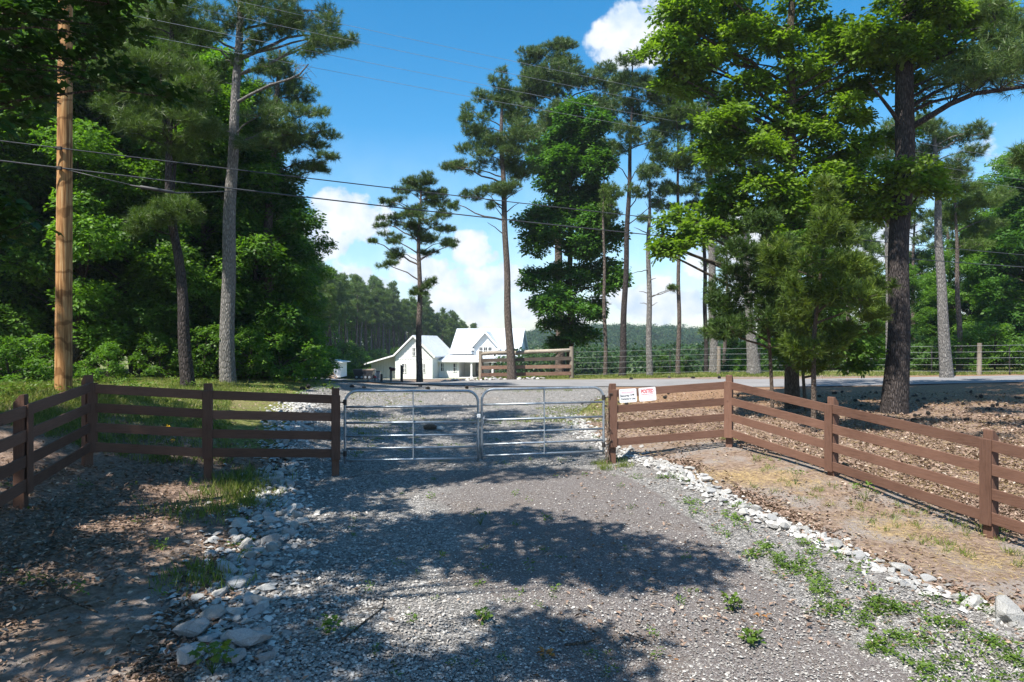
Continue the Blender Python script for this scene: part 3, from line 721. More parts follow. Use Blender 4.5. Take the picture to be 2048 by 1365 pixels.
# ------------------------------------------------------------------ white farmhouse
HO = np.array((-15.1, 105.0)); HA = R(8); hc, hs_ = math.cos(HA), math.sin(HA); HZ = -3.42
def H(u, v, w): return np.array((HO[0] + u * hc + v * hs_, HO[1] - u * hs_ + v * hc, HZ + w))
house = thing('farmhouse', H(5, 5, 0), 'white board-and-batten farmhouse with metal roofs, garage gable and long porch', 'house')
def hbox(mb, u0, u1, v0, v1, w0, w1):
    mb.frame_box(H((u0 + u1) / 2, (v0 + v1) / 2, (w0 + w1) / 2), (hc, -hs_, 0), (hs_, hc, 0), (0, 0, 1), (u1 - u0) / 2, (v1 - v0) / 2, (w1 - w0) / 2)
def hprism(mb, prof, axis, a0, a1):
    """profile in (u,w) swept along v, or in (v,w) swept along u"""
    if axis == 'v': mb.prism([H(p[0], a0, p[1]) for p in prof], H(0, a1, 0) - H(0, a0, 0))
    else: mb.prism([H(a0, p[0], p[1]) for p in prof], H(a1, 0, 0) - H(a0, 0, 0))
def slab(mb, prof, th, axis, a0, a1):
    """roof skin of thickness th under a polyline profile"""
    for (p, q) in zip(prof[:-1], prof[1:]):
        hprism(mb, [p, q, (q[0], q[1] - th), (p[0], p[1] - th)], axis, a0, a1)
# garage
mb = MB(); hprism(mb, [(-2.95, -.5), (2.95, -.5), (2.95, 3.5), (0, 6.4), (-2.95, 3.5)], 'v', 0, 14)
w1 = mb.build('wall', M['white'], house)
mb = MB()
for u in np.arange(-2.7, 2.75, .42):
    hbox(mb, u - .045, u + .045, -.055, -.002, 0, 3.4 + (2.85 - abs(u)) * .9)
hbox(mb, -3.0, 3.0, -.05, -.003, 3.05, 3.22)
for u in (-2.93, 2.85): hbox(mb, u - .02, u + .1, -.05, -.003, 0, 3.5)
mb.build('batten_trim', M['trimw'], w1)
mb = MB(); slab(mb, [(0, 6.72), (3.35, 3.42)], .16, 'v', -.45, 14.3); slab(mb, [(0, 6.72), (-3.1, 3.68), (-7.75, 2.35)], .16, 'v', -.45, 14.3)
r1 = mb.build('roof', M['roof'], house)
mb = MB()
for v in np.arange(.1, 14.2, .5):
    mb.bar(H(.05, v, 6.72), H(3.33, v, 3.46), .04, .05)
mb.build('standing_seam', M['roof'], r1)
mb = MB(); mb.bar(H(0, -.47, 6.62), H(3.4, -.47, 3.32), .05, .24); mb.bar(H(0, -.47, 6.62), H(-3.1, -.47, 3.58), .05, .24); mb.bar(H(-3.08, -.47, 3.58), H(-7.8, -.47, 2.24), .05, .22)
mb.build('rake_board', M['trimw'], r1)
# lean-to
mb = MB(); hprism(mb, [(-7.35, -.5), (-2.96, -.5), (-2.96, 3.5), (-7.35, 2.3)], 'v', 1.6, 13); w2 = mb.build('wall', M['white'], house)
mb = MB()
for u in np.arange(-7.3, -3, .42): hbox(mb, u - .045, u + .045, 1.545, 1.598, 0, 2.3 + (u + 7.35) * .273)
mb.build('batten_trim', M['trimw'], w2)
# main block
MU0, MU1, MV0, MV1 = 4.1, 15.1, 8.6, 18.8
mb = MB(); hprism(mb, [(MV0, -.5), (MV1, -.5), (MV1, 4.2), ((MV0 + MV1) / 2, 7.7), (MV0, 4.2)], 'u', MU0, MU1); w3 = mb.build('wall', M['white'], house)
mb = MB(); vm = (MV0 + MV1) / 2
slab(mb, [(MV0 - .55, 3.98), (vm, 7.98), (MV1 + .55, 3.98)], .18, 'u', MU0 - .4, MU1 + .4); r2 = mb.build('roof', M['roof'], house)
mb = MB()
for u in np.arange(MU0 - .2, MU1 + .3, .5): mb.bar(H(u, MV0 - .5, 4.02), H(u, vm, 7.98), .04, .05)
mb.build('standing_seam', M['roof'], r2)
mb = MB()
for u in (MU1 + .42,): mb.bar(H(u, MV0 - .55, 3.9), H(u, vm, 7.9), .05, .24); mb.bar(H(u, MV1 + .55, 3.9), H(u, vm, 7.9), .05, .24)
hbox(mb, MU0 - .4, MU1 + .4, MV0 - .6, MV0 - .55, 3.72, 3.95); mb.build('rake_board', M['trimw'], r2)
# front gable
gu = 9.75
mb = MB(); hprism(mb, [(gu - 1.95, 2.6), (gu + 1.95, 2.6), (gu + 1.95, 4.9), (gu, 7.1), (gu - 1.95, 4.9)], 'v', MV0 - .55, MV0 + 4.2); mb.build('gable_wall', M['white'], house)
mb = MB(); slab(mb, [(gu - 2.45, 4.62), (gu, 7.42), (gu + 2.45, 4.62)], .2, 'v', MV0 - 1.05, MV0 + 4.4); r3 = mb.build('gable_roof', M['roof'], house)
mb = MB(); mb.bar(H(gu - 2.5, MV0 - 1.08, 4.5), H(gu, MV0 - 1.08, 7.32), .05, .26); mb.bar(H(gu + 2.5, MV0 - 1.08, 4.5), H(gu, MV0 - 1.08, 7.32), .05, .26)
for s in (-1, 1): hbox(mb, gu + s * 2.15 - .35, gu + s * 2.15 + .35, MV0 - 1.04, MV0 - .5, 4.3, 4.6)
mb.build('rake_board', M['trimw'], r3)
# porch: lower roof, entry room, columns, floor
mb = MB()
mb.add([H(2.9, 3.1, 2.78), H(17.9, 3.1, 2.78), H(15.5, MV0 - .02, 3.62), (H(2.9, MV0 - .02, 3.62)), H(2.9, 3.1, 2.66), H(17.9, 3.1, 2.66), H(15.5, MV0 - .02, 3.5), H(2.9, MV0 - .02, 3.5)],
       [(0, 1, 2, 3), (7, 6, 5, 4), (0, 4, 5, 1), (1, 5, 6, 2), (2, 6, 7, 3), (3, 7, 4, 0)])
mb.add([H(17.9, 3.1, 2.78), H(17.9, 12, 2.78), H(15.12, 12, 3.62), H(15.5, MV0 - .02, 3.62), H(17.9, 3.1, 2.66), H(17.9, 12, 2.66), H(15.12, 12, 3.5), H(15.5, MV0 - .02, 3.5)],
       [(0, 1, 2, 3), (7, 6, 5, 4), (0, 4, 5, 1), (1, 5, 6, 2), (2, 6, 7, 3), (3, 7, 4, 0)])
pr = mb.build('porch_roof', M['roof'], house)
mb = MB(); hbox(mb, 2.9, 17.9, 3.05, 3.095, 2.5, 2.76); mb.build('fascia', M['trimw'], pr)
mb = MB()
for u in np.arange(3.3, 15.2, .5): mb.bar(H(u, 3.12, 2.81), H(u, MV0 - .1, 3.64), .04, .05)
mb.build('standing_seam', M['roof'], pr)
mb = MB(); hbox(mb, 2.97, 6.2, 3.9, MV0 - .01, -.5, 2.9); w4 = mb.build('wall', M['white'], house)
mb = MB(); hbox(mb, 15.2, 17.4, 6.2, 14, -.5, 2.9); w5 = mb.build('wall', M['white'], house)
mb = MB()
for u in np.arange(3.2, 6.2, .42): hbox(mb, u - .045, u + .045, 3.845, 3.898, 0, 2.6)
mb.build('batten_trim', M['trimw'], w4)
for u in (8.35, 11.7, 14.3, 17.5):
    mb = MB(); hbox(mb, u - .13, u + .13, 3.25, 3.5, .1, 2.62); hbox(mb, u - .19, u + .19, 3.19, 3.56, .1, .3); hbox(mb, u - .18, u + .18, 3.2, 3.55, 2.4, 2.52); mb.build('porch_column', M['trimw'], house)
mb = MB(); hbox(mb, 6.21, 17.6, 3.0, MV0 - .01, -.5, .1); mb.build('porch_floor', M['conc'], house)
def window(u, w0, ww, hh, v, cols_=2, rows_=2):
    mb = MB(); t = .07
    hbox(mb, u - ww / 2 - t, u + ww / 2 + t, v - .08, v - .03, w0 + hh, w0 + hh + t + .03); hbox(mb, u - ww / 2 - t, u + ww / 2 + t, v - .10, v - .03, w0 - t, w0)
    hbox(mb, u - ww / 2 - t, u - ww / 2, v - .08, v - .03, w0, w0 + hh); hbox(mb, u + ww / 2, u + ww / 2 + t, v - .08, v - .03, w0, w0 + hh)
    f = mb.build('window', M['trimw'], house)
    mb = MB(); hbox(mb, u - ww / 2, u + ww / 2, v - .05, v - .034, w0, w0 + hh); mb.build('pane', M['glass'], f)
    mb = MB()
    for k in range(1, cols_): x = u - ww / 2 + ww * k / cols_; hbox(mb, x - .022, x + .022, v - .07, v - .052, w0, w0 + hh)
    for k in range(1, rows_): z = w0 + hh * k / rows_; hbox(mb, u - ww / 2, u + ww / 2, v - .075, v - .053, z - .03, z + .03)
    mb.build('muntin', M['trimw'], f)
window(0, 3.55, .6, 1.2, 0.0); window(-1.55, 1.0, .58, 1.3, 0.0); window(1.45, 1.0, .58, 1.3, 0.0)
for du in (-.75, 0, .75): window(gu + du, 3.65, .52, 1.15, MV0 - .55, 2, 2)
window(3.55, 1.05, .45, 1.25, 3.9, 1, 2); window(5.6, 1.0, .5, 1.25, 3.9, 1, 2)
for u in (10.6, 11.35): window(u, .35, .62, 2.0, MV0, 1, 3)
window(13.2, 1.1, .7, 1.2, MV0, 1, 2); window(16.3, .7, .4, 1.5, 6.2, 1, 1)
mb = MB(); hbox(mb, 8.0, 9.3, MV0 - .06, MV0 - .01, .1, 2.4); dr = mb.build('door', M['black'], house)
mb = MB(); hbox(mb, 8.15, 8.6, MV0 - .09, MV0 - .062, .4, 2.2); hbox(mb, 8.7, 9.15, MV0 - .09, MV0 - .062, .4, 2.2); mb.build('pane', M['glass'], dr)
mb = MB(); hbox(mb, -4.75, -3.75, 1.54, 1.594, 0, 2.1); dr = mb.build('door', M['trimw'], house)
mb = MB(); hbox(mb, -4.45, -4.05, 1.51, 1.538, 1.35, 1.75); mb.build('pane', M['glass'], dr)

# ------------------------------------------------------------------ small things near the house
def P0(px, d): x = (px - 1024) / FPX * d; return np.array((x, d, float(ground(x, d))))
# small shed left of the drive
b = P0(668, 76); b[2] -= .1
shed = thing('shed', b, 'small white lean-to shed with sloping roof and a step rail at the wood edge', 'shed')
mb = MB(); mb.box(b[0] - .15, b[0] + .7, b[1], b[1] + 3, b[2] + .3, b[2] + 2.0); mb.build('wall', M['white'], shed)
mb = MB(); mb.prism([(b[0] - 1.6, b[1] - .4, b[2] + 2.25), (b[0] + 1.05, b[1] - .4, b[2] + 1.92), (b[0] + 1.05, b[1] - .4, b[2] + 2.02), (b[0] - 1.6, b[1] - .4, b[2] + 2.36)], (0, 3.8, 0)); mb.build('roof', M['roof'], shed)
mb = MB(); mb.box(b[0] - 1.4, b[0] - .16, b[1] + .2, b[1] + 2.8, b[2] + .1, b[2] + 2.1); mb.build('side_room', M['plankb'], shed)
mb = MB(); mb.box(b[0] + .2, b[0] + .5, b[1] - .03, b[1] - .004, b[2] + 1.2, b[2] + 1.6); mb.build('window', M['glass'], shed)
mb = MB(); mb.bar((b[0] - .3, b[1] - .5, b[2] + 1.2), (b[0] + .6, b[1] - .9, b[2] + .3), .06, .1); mb.bar((b[0] - .3, b[1] - .5, b[2] + .6), (b[0] + .6, b[1] - .9, b[2] - .05), .06, .2)
for f in (.05, .5, .95): mb.box(b[0] - .3 + .9 * f - .03, b[0] - .3 + .9 * f + .03, b[1] - .6 - .3 * f, b[1] - .54 - .3 * f, b[2] - .1, b[2] + 1.2 - .9 * f)
mb.build('step_rail', M['tan'], shed)
# two small work vehicles
def cart(px, d, label, L, bodym, loadm):
    b = P0(px, d); t = thing('utility_trailer', b, label, 'trailer', 'trailers parked by the lean-to')
    mb = MB(); x, y, z = b
    mb.prism([(x - L / 2, y, z + .62), (x + L / 2, y, z + .62), (x + L / 2 + .1, y, z + 1.15), (x - L / 2 - .1, y, z + 1.25)], (0, 1.6, 0)); mb.build('bed', M[bodym], t)
    mb = MB(); mb.box(x - L / 2 - .15, x + L / 2 + .15, y - .03, y + 1.63, z + 1.2, z + 1.32); mb.build('side_board', M[loadm], t)
    mb = MB(); mb.box(x - L / 2 + .1, x + L / 2 - .1, y + .2, y + 1.4, z + .45, z + .61); mb.build('chassis', M['iron'], t)
    for sx in (-.28, .28):
        for sy in (-.12, 1.62):
            mb = MB(); mb.tube([(x + sx * L * .8, y + sy - .1, z + .33), (x + sx * L * .8, y + sy + .1, z + .33)], .33, 16); w = mb.build('wheel', M['black'], t)
            mb = MB(); mb.tube([(x + sx * L * .8, y + sy - .12, z + .33), (x + sx * L * .8, y + sy + .12, z + .33)], .15, 12); mb.build('rim', M['galv'], w)
cart(719, 90, 'black dump trailer parked at the wood edge', 1.5, 'black', 'iron'); cart(735.5, 87, 'smaller dark trailer with tan boards beside the black one', 1.1, 'black', 'tan')
b = P0(755, 93); tb = thing('trash_bin', b, 'dark wheeled trash bin beside the lean-to wall', 'trash bin'); x, y, z = b
mb = MB(); mb.prism([(x - .26, y, z + .05), (x + .26, y, z + .05), (x + .36, y, z + 1.05), (x - .36, y, z + 1.05)], (0, .7, 0)); mb.build('bin_body', M['greyplastic'], tb)
mb = MB(); mb.box(x - .4, x + .4, y - .05, y + .75, z + 1.05, z + 1.14); mb.build('lid', M['black'], tb)
b = P0(746, 92); x, y, z = b; rk = thing('rack', b, 'small grey metal rack between the trailers and the trash bin', 'rack')
mb = MB()
for u in (-.3, .3):
    for v in (0, .4): mb.box(x + u - .03, x + u + .03, y + v - .03, y + v + .03, z, z + 1.3)
mb.build('upright', M['wire'], rk); mb = MB()
for w in (.4, 1.25): mb.box(x - .33, x + .33, y, y + .4, z + w, z + w + .05)
mb.build('shelf', M['wire'], rk)
# posts beside the road at left
def post(px, d, top_py, w, label, mat, name='wooden_post', capm=None, slant=False):
    b = P0(px, d); h = py2z(top_py, d) - b[2]; t = thing(name, b, label, 'post', 'old posts by the road')
    mb = MB(); x, y, z = b
    mb.prism([(x - w / 2, y - w / 2, z - .3), (x + w / 2, y - w / 2, z - .3), (x + w / 2, y - w / 2, z + h - (.10 if slant else 0)), (x - w / 2, y - w / 2, z + h)], (0, w, 0)); mb.build('shaft', M[mat], t, bevel=.01)
    return t, b, h
post(803.5, 37, 729, .13, 'tall dark grey square post with a slanted top beside the road', 'plankd', slant=True)
t, b, h = post(782, 37, 741, .12, 'grey roadside post carrying a dark red box', 'greypost')
mb = MB(); x, y, z = b; mb.box(x - .03, x + .22, y - .15, y + .15, z + h - .02, z + h + .15); mb.build('mailbox', M['maroon'], t, bevel=.02)
post(763, 37, 748, .11, 'short dark post between the red-topped post and the box post', 'plankd')
t, b, h = post(750, 37.4, 755, .08, 'short grey post with a red cap', 'greypost')
mb = MB(); x, y, z = b; mb.tube([(x, y, z + h), (x + .02, y, z + h + .10)], [.12, .03], 10); mb.build('cap', M['redtop'], t)
post(735.8, 37.4, 758, .07, 'lowest grey post of the roadside row', 'greypost'); post(726.5, 37.6, 748, .035, 'thin tan stake at the end of the roadside posts', 'tan')

# ------------------------------------------------------------------ foliage machinery
def norm(v): return v / (np.linalg.norm(v, axis=-1, keepdims=True) + 1e-9)
def rdir(n): return norm(rng.normal(size=(n, 3)))
KITE = (np.array([(0, 0, 0), (.45, .5, .06), (1, 0, -.10), (.45, -.5, .06)]), np.array([(0, 1, 2, 3)]))
OAKL = (np.array([(0, 0, 0), (.30, .22, .03), (.42, .50, .05), (.55, .22, .02), (.74, .42, .0), (1.0, 0, -.12), (.74, -.42, .0), (.55, -.22, .02), (.42, -.5, .05), (.30, -.22, .03)]),
        np.array([(0, 1, 3, 7), (0, 7, 9, 0), (1, 2, 3, 1), (9, 7, 8, 9), (3, 4, 5, 3), (7, 5, 6, 7), (3, 5, 7, 3)]))
OAKL = (OAKL[0], np.array([(0, 1, 9), (1, 2, 3), (1, 3, 7), (1, 7, 9), (9, 7, 8), (3, 4, 5), (3, 5, 7), (7, 5, 6)]))
MAPL = (np.array([(0, 0, 0), (.12, .42, .0), (.38, .30, .03), (.52, .62, -.03), (.60, .22, .04), (1.0, 0, -.10), (.60, -.22, .04), (.52, -.62, -.03), (.38, -.30, .03), (.12, -.42, 0)]),
        np.array([(0, 1, 2), (0, 2, 8), (0, 8, 9), (2, 3, 4), (2, 4, 6), (2, 6, 8), (8, 6, 7), (4, 5, 6)]))
def leaves_np(base, d, nrm, L, Wd, shape=KITE):
    T, F = shape
    d = norm(d); s = norm(np.cross(nrm, d)); u = np.cross(d, s)
    L = np.broadcast_to(L, (len(base),)); Wd = np.broadcast_to(Wd, (len(base),))
    V = base[:, None] + d[:, None] * (T[None, :, 0, None] * L[:, None, None]) + s[:, None] * (T[None, :, 1, None] * Wd[:, None, None]) + u[:, None] * (T[None, :, 2, None] * L[:, None, None])
    k = len(T); FF = F[None] + (np.arange(len(base)) * k)[:, None, None]
    return V.reshape(-1, 3), FF.reshape(-1, F.shape[1]), len(F)
def sprays(c, out, m=12, L=.15, flat=.55, spread=1.0, shape=KITE, aspect=.62, droop=.35):
    """c: spray centres, out: outward directions; m leaves radiating round each twig tip"""
    n = len(c); pn = norm(np.array((0, 0, 1.)) * flat + out * (1 - flat) * .6 + rdir(n) * .35)
    a = rng.uniform(0, 2 * np.pi, (n, m)); t1 = norm(np.cross(pn, rdir(n))); t2 = np.cross(pn, t1)
    d = t1[:, None] * np.cos(a)[..., None] + t2[:, None] * np.sin(a)[..., None]
    lift = rng.uniform(-droop, droop * .6, (n, m, 1))
    d = d + pn[:, None] * lift + out[:, None] * .35
    base = c[:, None] + d * rng.uniform(.0, .9, (n, m, 1)) * L * spread + pn[:, None] * rng.normal(0, .25, (n, m, 1)) * L
    nr = pn[:, None] + rng.normal(0, .38, (n, m, 3)); LL = L * rng.uniform(.65, 1.2, (n * m))
    tone = np.clip(np.repeat(rng.normal(.42, .2, n), m) + rng.normal(0, .12, n * m), 0, 1)
    V, F, k = leaves_np(base.reshape(-1, 3), d.reshape(-1, 3), nr.reshape(-1, 3), LL, LL * aspect, shape)
    return V, F, np.repeat(tone, k)
def tufts(c, ax, m=16, L=.24, w=.018, spread=.75):
    """brushes of needles: m thin blades round each axis"""
    n = len(c); d = norm(ax[:, None] * rng.uniform(.15, 1.2, (n, m, 1)) + rdir(n * m).reshape(n, m, 3) * spread)
    base = c[:, None] + ax[:, None] * rng.uniform(-.35, .2, (n, m, 1)) * L
    tip = base + d * L * rng.uniform(.7, 1.15, (n, m, 1)) ; tip[..., 2] -= L * .10
    s = norm(np.cross(d, rdir(n * m).reshape(n, m, 3))) * w * .5
    V = np.stack([base - s, base + s, tip], 2).reshape(-1, 3); F = np.arange(len(V)).reshape(-1, 3)
    tone = np.clip(np.repeat(rng.normal(.42, .2, n), m) + rng.normal(0, .12, n * m), 0, 1)
    return V, F, tone
class Crown:
    def __init__(s): s.V = []; s.F = []; s.r = []; s.n = 0
    def add(s, V, F, r):
        s.F.append(F + s.n); s.V.append(V); s.r.append(r); s.n += len(V)
    def mesh(s, name, mat, org=None):
        k = max(f.shape[1] for f in s.F); V = np.concatenate(s.V); F = np.concatenate(s.F)
        if org is not None: V = V - org
        return mesh_np(name, V, F, np.concatenate(s.r), mat=mat)
def fill(c, r, n, shell=2.6):
    d = rdir(n); u = rng.uniform(0, 1, (n, 1)) ** (1 / shell); p = c + d * u * r; o = norm(d * np.array((1, 1, .7)) + np.array((0, 0, .25)))
    return p, o
def limb(mb, a, b, r0, r1, bow=.12, n=6, sides=6):
    a = np.array(a, float); b = np.array(b, float); L = np.linalg.norm(b - a); t = np.linspace(0, 1, n)[:, None]
    off = rng.normal(0, .05 * L, 3) + np.array((0, 0, bow * L)); P = a + (b - a) * t + off * (4 * t * (1 - t)) * .5
    P[1:-1] += rng.normal(0, .015 * L, (n - 2, 3)); mb.tube(list(P), list(np.linspace(r0, r1, n)), sides, cap=False); return P
def trunk_at(T, z):
    return np.array([np.interp(z, T[:, 2], T[:, i]) for i in range(3)])
def tree(name, label, cat, d, trunk, rad, blobs, kind, mats, dens=1.0, L=None, extra=None, group=None, flare=1.25, dz=.9, limb_rise=.35, tw=.25, sides=12, sub=None):
    """trunk: photo points at depth d; rad: radii (m) along it; blobs: (px,py,rx,ry[,depth offset]) foliage clumps round the trunk"""
    T = np.array([W(p[0], p[1], d + (p[2] if len(p) > 2 else 0)) for p in trunk]); o = np.argsort(T[:, 2]); T = T[o]
    zg = float(ground(T[0, 0], T[0, 1])); base = np.array((T[0, 0], T[0, 1], zg))
    root = thing(name, base, label, cat, group)
    zz = np.linspace(min(zg, T[0, 2]) - .25, T[-1, 2], 26); P = np.array([trunk_at(T, z) for z in zz]); P[:, 2] = zz
    P[:, 0] += .03 * np.sin(zz * 1.3 + base[0]) ; P[:, 1] += .03 * np.cos(zz * 1.1)
    rr_ = np.interp(np.linspace(0, 1, 26), np.linspace(0, 1, len(rad)), rad) * (1 + (flare - 1) * np.exp(-np.linspace(0, 9, 26)))
    mb = MB(); mb.tube(list(P), list(rr_), sides, cap=False); cr_ = Crown()
    full = []
    for bi, b in enumerate(blobs):
        off0 = b[4] if len(b) > 4 else rng.uniform(-1, 1) * dz * b[2] * d / FPX
        k = {'pine': 3, 'cedar': 4}.get(kind, 3); q = {'pine': .58, 'cedar': .5}.get(kind, .6); fy = {'pine': .85, 'cedar': 1.0}.get(kind, .72)
        if kind == 'pine': k, q = 4, .58
        if sub: k, q, fy = sub
        for j in range(k):
            a_ = rng.uniform(0, 6.28); u_ = rng.uniform(.25, .95)
            full.append((b[0] + b[2] * u_ * math.cos(a_), b[1] + b[3] * u_ * math.sin(a_), b[2] * q * rng.uniform(.75, 1.2), b[3] * q * fy * rng.uniform(.75, 1.25), off0 + rng.uniform(-.5, .5) * b[2] * d / FPX, bi, off0))
    last = None
    for b in full:
        px, py, rx, ry = b[:4]; s = d / FPX; rx, ry = rx * s * 1.1, ry * s * 1.12; ryy = (rx + ry) / 2
        def place(q, off):
            v = W(q[0], q[1], d); v[1] += off; v[0] *= (v[1] / d); v[2] = CZ + (v[2] - CZ) * (v[1] / d); return v
        c = place(b, b[4])
        if b[5] != last:
            last = b[5]; o_ = blobs[last]; hub = place(o_, b[6])
            rise = limb_rise * abs(hub[0] - trunk_at(T, hub[2])[0]) + .25 * ry
            a = trunk_at(T, max(zg + 1, min(hub[2] - rise, T[-1, 2])))
            rt = max(.014, min(.06, .012 + .014 * np.linalg.norm(hub - a))); limb(mb, a, hub, rt, rt * .4, .08)
        limb(mb, hub, c, rt * .45, .008, .05, 4, 4)
        area = math.pi * rx * ry
        if kind == 'pine':
            n = int(area * 92 * dens) + 6; p, ou = fill(c, np.array((rx, ryy, ry)), n, 2.2); ax = norm(ou * .8 + np.array((0, 0, .65)) + rdir(n) * .3)
            LL = L or .24; cr_.add(*tufts(p, ax, 22, LL, max(.014, .00052 * d)))
            tn = n // 7
        elif kind == 'cedar':
            n = int(area * 150 * dens) + 8; p, ou = fill(c, np.array((rx, ryy, ry)) * 1.12, n, 2.6); ax = norm(ou * .9 + np.array((0, 0, .5)) + rdir(n) * .5)
            cr_.add(*tufts(p, ax, 20, L or .20, .020, .5)); tn = n // 10
        else:
            n = int(area * 58 * dens) + 8; p, ou = fill(c, np.array((rx, ryy, ry)), n, 2.4)
            cr_.add(*sprays(p, ou, 13, L or .16, .62, 1.35, OAKL if d < 24 else KITE, .62)); tn = n // 8
        for q in p[rng.integers(0, len(p), tn)]:
            limb(mb, c + (q - c) * .1, q, .012 + .0002 * d, .005, .03, 4, 3)
    if extra: extra(mb, T, cr_)
    tr = mb.build('trunk', M[mats[0]], root, smooth=True)
    if cr_.n:
        link('crown', cr_.mesh('crown', M[mats[1]], ORG[root.name]), None, root)
    return root

# ------------------------------------------------------------------ named trees
def bigpine_limbs(mb, T, c):
    d = 19.6
    def run(pts, r):
        P = [W(px, py, d + dy) for px, py, dy in pts]; mb.tube(P, list(np.linspace(r, r * .35, len(P))), 8, cap=False); return P
    P = run([(1810, 262, 0), (1850, 238, -.3), (1900, 208, -.6), (1950, 187, -.8), (2000, 180, -1), (2060, 172, -1.2), (2140, 160, -1.5)], .095)
    Q = run([(1812, 228, 0), (1860, 205, .3), (1920, 190, .5), (1970, 170, .6)], .06)
    run([(1808, 262, 0), (1785, 225, -.3), (1758, 190, -.5), (1738, 165, -.7)], .07)
    for q in P[2:] + Q[2:]:
        for k in range(5):
            e = q + np.array((rng.normal(.1, .5), rng.normal(0, .6), rng.uniform(.2, 1.1))); limb(mb, q, e, .02, .006, .1, 5, 4)
            p, ou = fill(e, np.array((.42, .42, .3)), 26); c.add(*tufts(p, norm(ou + np.array((0, 0, .5))), 18, .25, .014))
tree('pine_tree', 'huge dark-barked pine with a limb arching right, nearest trunk on the right', 'pine tree', 19.6,
     [(1791, 826), (1794, 700), (1798, 560), (1801, 450), (1808, 300), (1811, 130), (1815, 0), (1818, -200)], (.33, .28, .265, .26, .25, .22, .2, .17),
     [(1985, 105, 60, 45, -.5), (1950, 150, 40, 30), (2040, 60, 50, 45), (2060, 130, 50, 40), (1900, -60, 120, 50), (1760, -90, 110, 50), (1990, 40, 45, 40)], 'pine', ('dbark', 'pine'), extra=bigpine_limbs, flare=1.2, sides=18)
OAKB = [(1420, 40, 100, 55), (1385, 110, 55, 45), (1350, 60, 45, 40), (1500, 20, 90, 50), (1560, 95, 75, 40), (1640, 35, 80, 45), (1715, 70, 65, 45), (1830, 35, 80, 50), (1940, 40, 65, 50, .5), (1870, 105, 60, 35),
        (1475, 115, 70, 40), (1490, 195, 75, 38), (1400, 180, 50, 28), (1640, 140, 75, 36), (1740, 125, 70, 40), (1945, 110, 40, 30, .8), (1460, 255, 60, 28), (1555, 240, 55, 28), (1690, 215, 55, 26), (1770, 290, 70, 28),
        (1690, 300, 60, 30), (1735, 345, 75, 28), (1540, 350, 75, 25), (1475, 375, 65, 28), (1605, 390, 70, 24), (1425, 425, 50, 28), (1395, 470, 50, 30), (1470, 450, 45, 25), (1830, 360, 40, 22), (1580, 310, 55, 30), (1450, 320, 45, 25),
        (1530, 165, 60, 30), (1640, 470, 45, 25), (1360, 20, 60, 40), (1590, -60, 220, 50), (1400, -40, 120, 40), (1840, -60, 120, 50), (1630, 200, 50, 40), (1560, 440, 40, 40), (1760, 420, 40, 22), (1660, 260, 45, 25), (1800, 180, 50, 40), (1325, 480, 30, 20)]
OAKB += [(1700, 395, 50, 22), (1660, 425, 45, 20), (1720, 440, 40, 18), (1640, 350, 50, 24), (1600, 300, 50, 24), (1700, 170, 60, 34), (1690, 120, 60, 34), (1610, 250, 50, 26), (1330, 90, 45, 34), (1350, 150, 45, 30), (1430, 230, 55, 30), (1520, 290, 60, 26), (1410, 300, 40, 20), (1440, 400, 50, 24), (1350, 440, 36, 20), (1320, 500, 24, 14), (1500, 420, 50, 24), (1560, 400, 50, 24)]
OAKB += [(1800, 40, 60, 40, -2.2), (1830, 100, 40, 25, -2), (1770, 60, 60, 35, -2), (1850, 10, 60, 40, -2.2), (1815, 330, 60, 18, -2.2), (1765, 370, 60, 20, -2), (1850, 380, 40, 14, -1.6), (1760, 415, 46, 14, -1.6), (1900, 60, 60, 40, -1.5), (1970, 20, 60, 40, -1)]
OAKB += [(b[0] + rng.uniform(-40, 40), b[1] + rng.uniform(-14, 18), b[2] * .75, b[3] * .8) for b in OAKB[::2]]
OAK2 = [b for b in OAKB if b[0] > 1745]; OAKB = [b for b in OAKB if b[0] <= 1745]
OAK2 = [(*b[:4], (b[4] if len(b) > 4 else rng.uniform(-1, 1)) - .8) for b in OAK2]
tree('oak_tree', 'second leafy oak whose boughs wrap round the huge dark pine', 'oak tree', 22.0,
     [(1795, 805), (1801, 520), (1810, 260), (1812, 100), (1815, -100)], (.13, .12, .10, .08, .05), OAK2, 'oak', ('obark', 'oak'), dens=.95, L=.165, limb_rise=.5, sides=12, sub=(4, .48, .62))
tree('oak_tree', 'leafy oak with sunlit bright green layers of leaves above the right fence', 'oak tree', 20.7,
     [(1585, 820), (1585, 520), (1580, 260), (1583, 100), (1586, -120)], (.20, .17, .15, .12, .07), OAKB, 'oak', ('obark', 'oak'), dens=.95, L=.165, limb_rise=.5, sides=14, sub=(4, .48, .62))
tree('cedar_tree', 'feathery yellow-green cedar with a thin trunk just behind the right fence', 'cedar', 16.2,
     [(1625, 880), (1627, 700), (1640, 560), (1655, 420), (1660, 350)], (.06, .055, .045, .03, .015),
     [(1655, 390, 28, 35), (1640, 450, 45, 40), (1690, 455, 40, 35), (1660, 520, 65, 40), (1720, 540, 45, 35), (1610, 560, 55, 40), (1680, 590, 65, 40), (1735, 610, 40, 32), (1630, 640, 60, 35), (1700, 660, 55, 28), (1640, 700, 45, 28), (1600, 690, 30, 25), (1625, 735, 35, 15), (1760, 580, 25, 25), (1560, 530, 40, 40)],
     'cedar', ('cbark', 'cedar'), dens=.9)
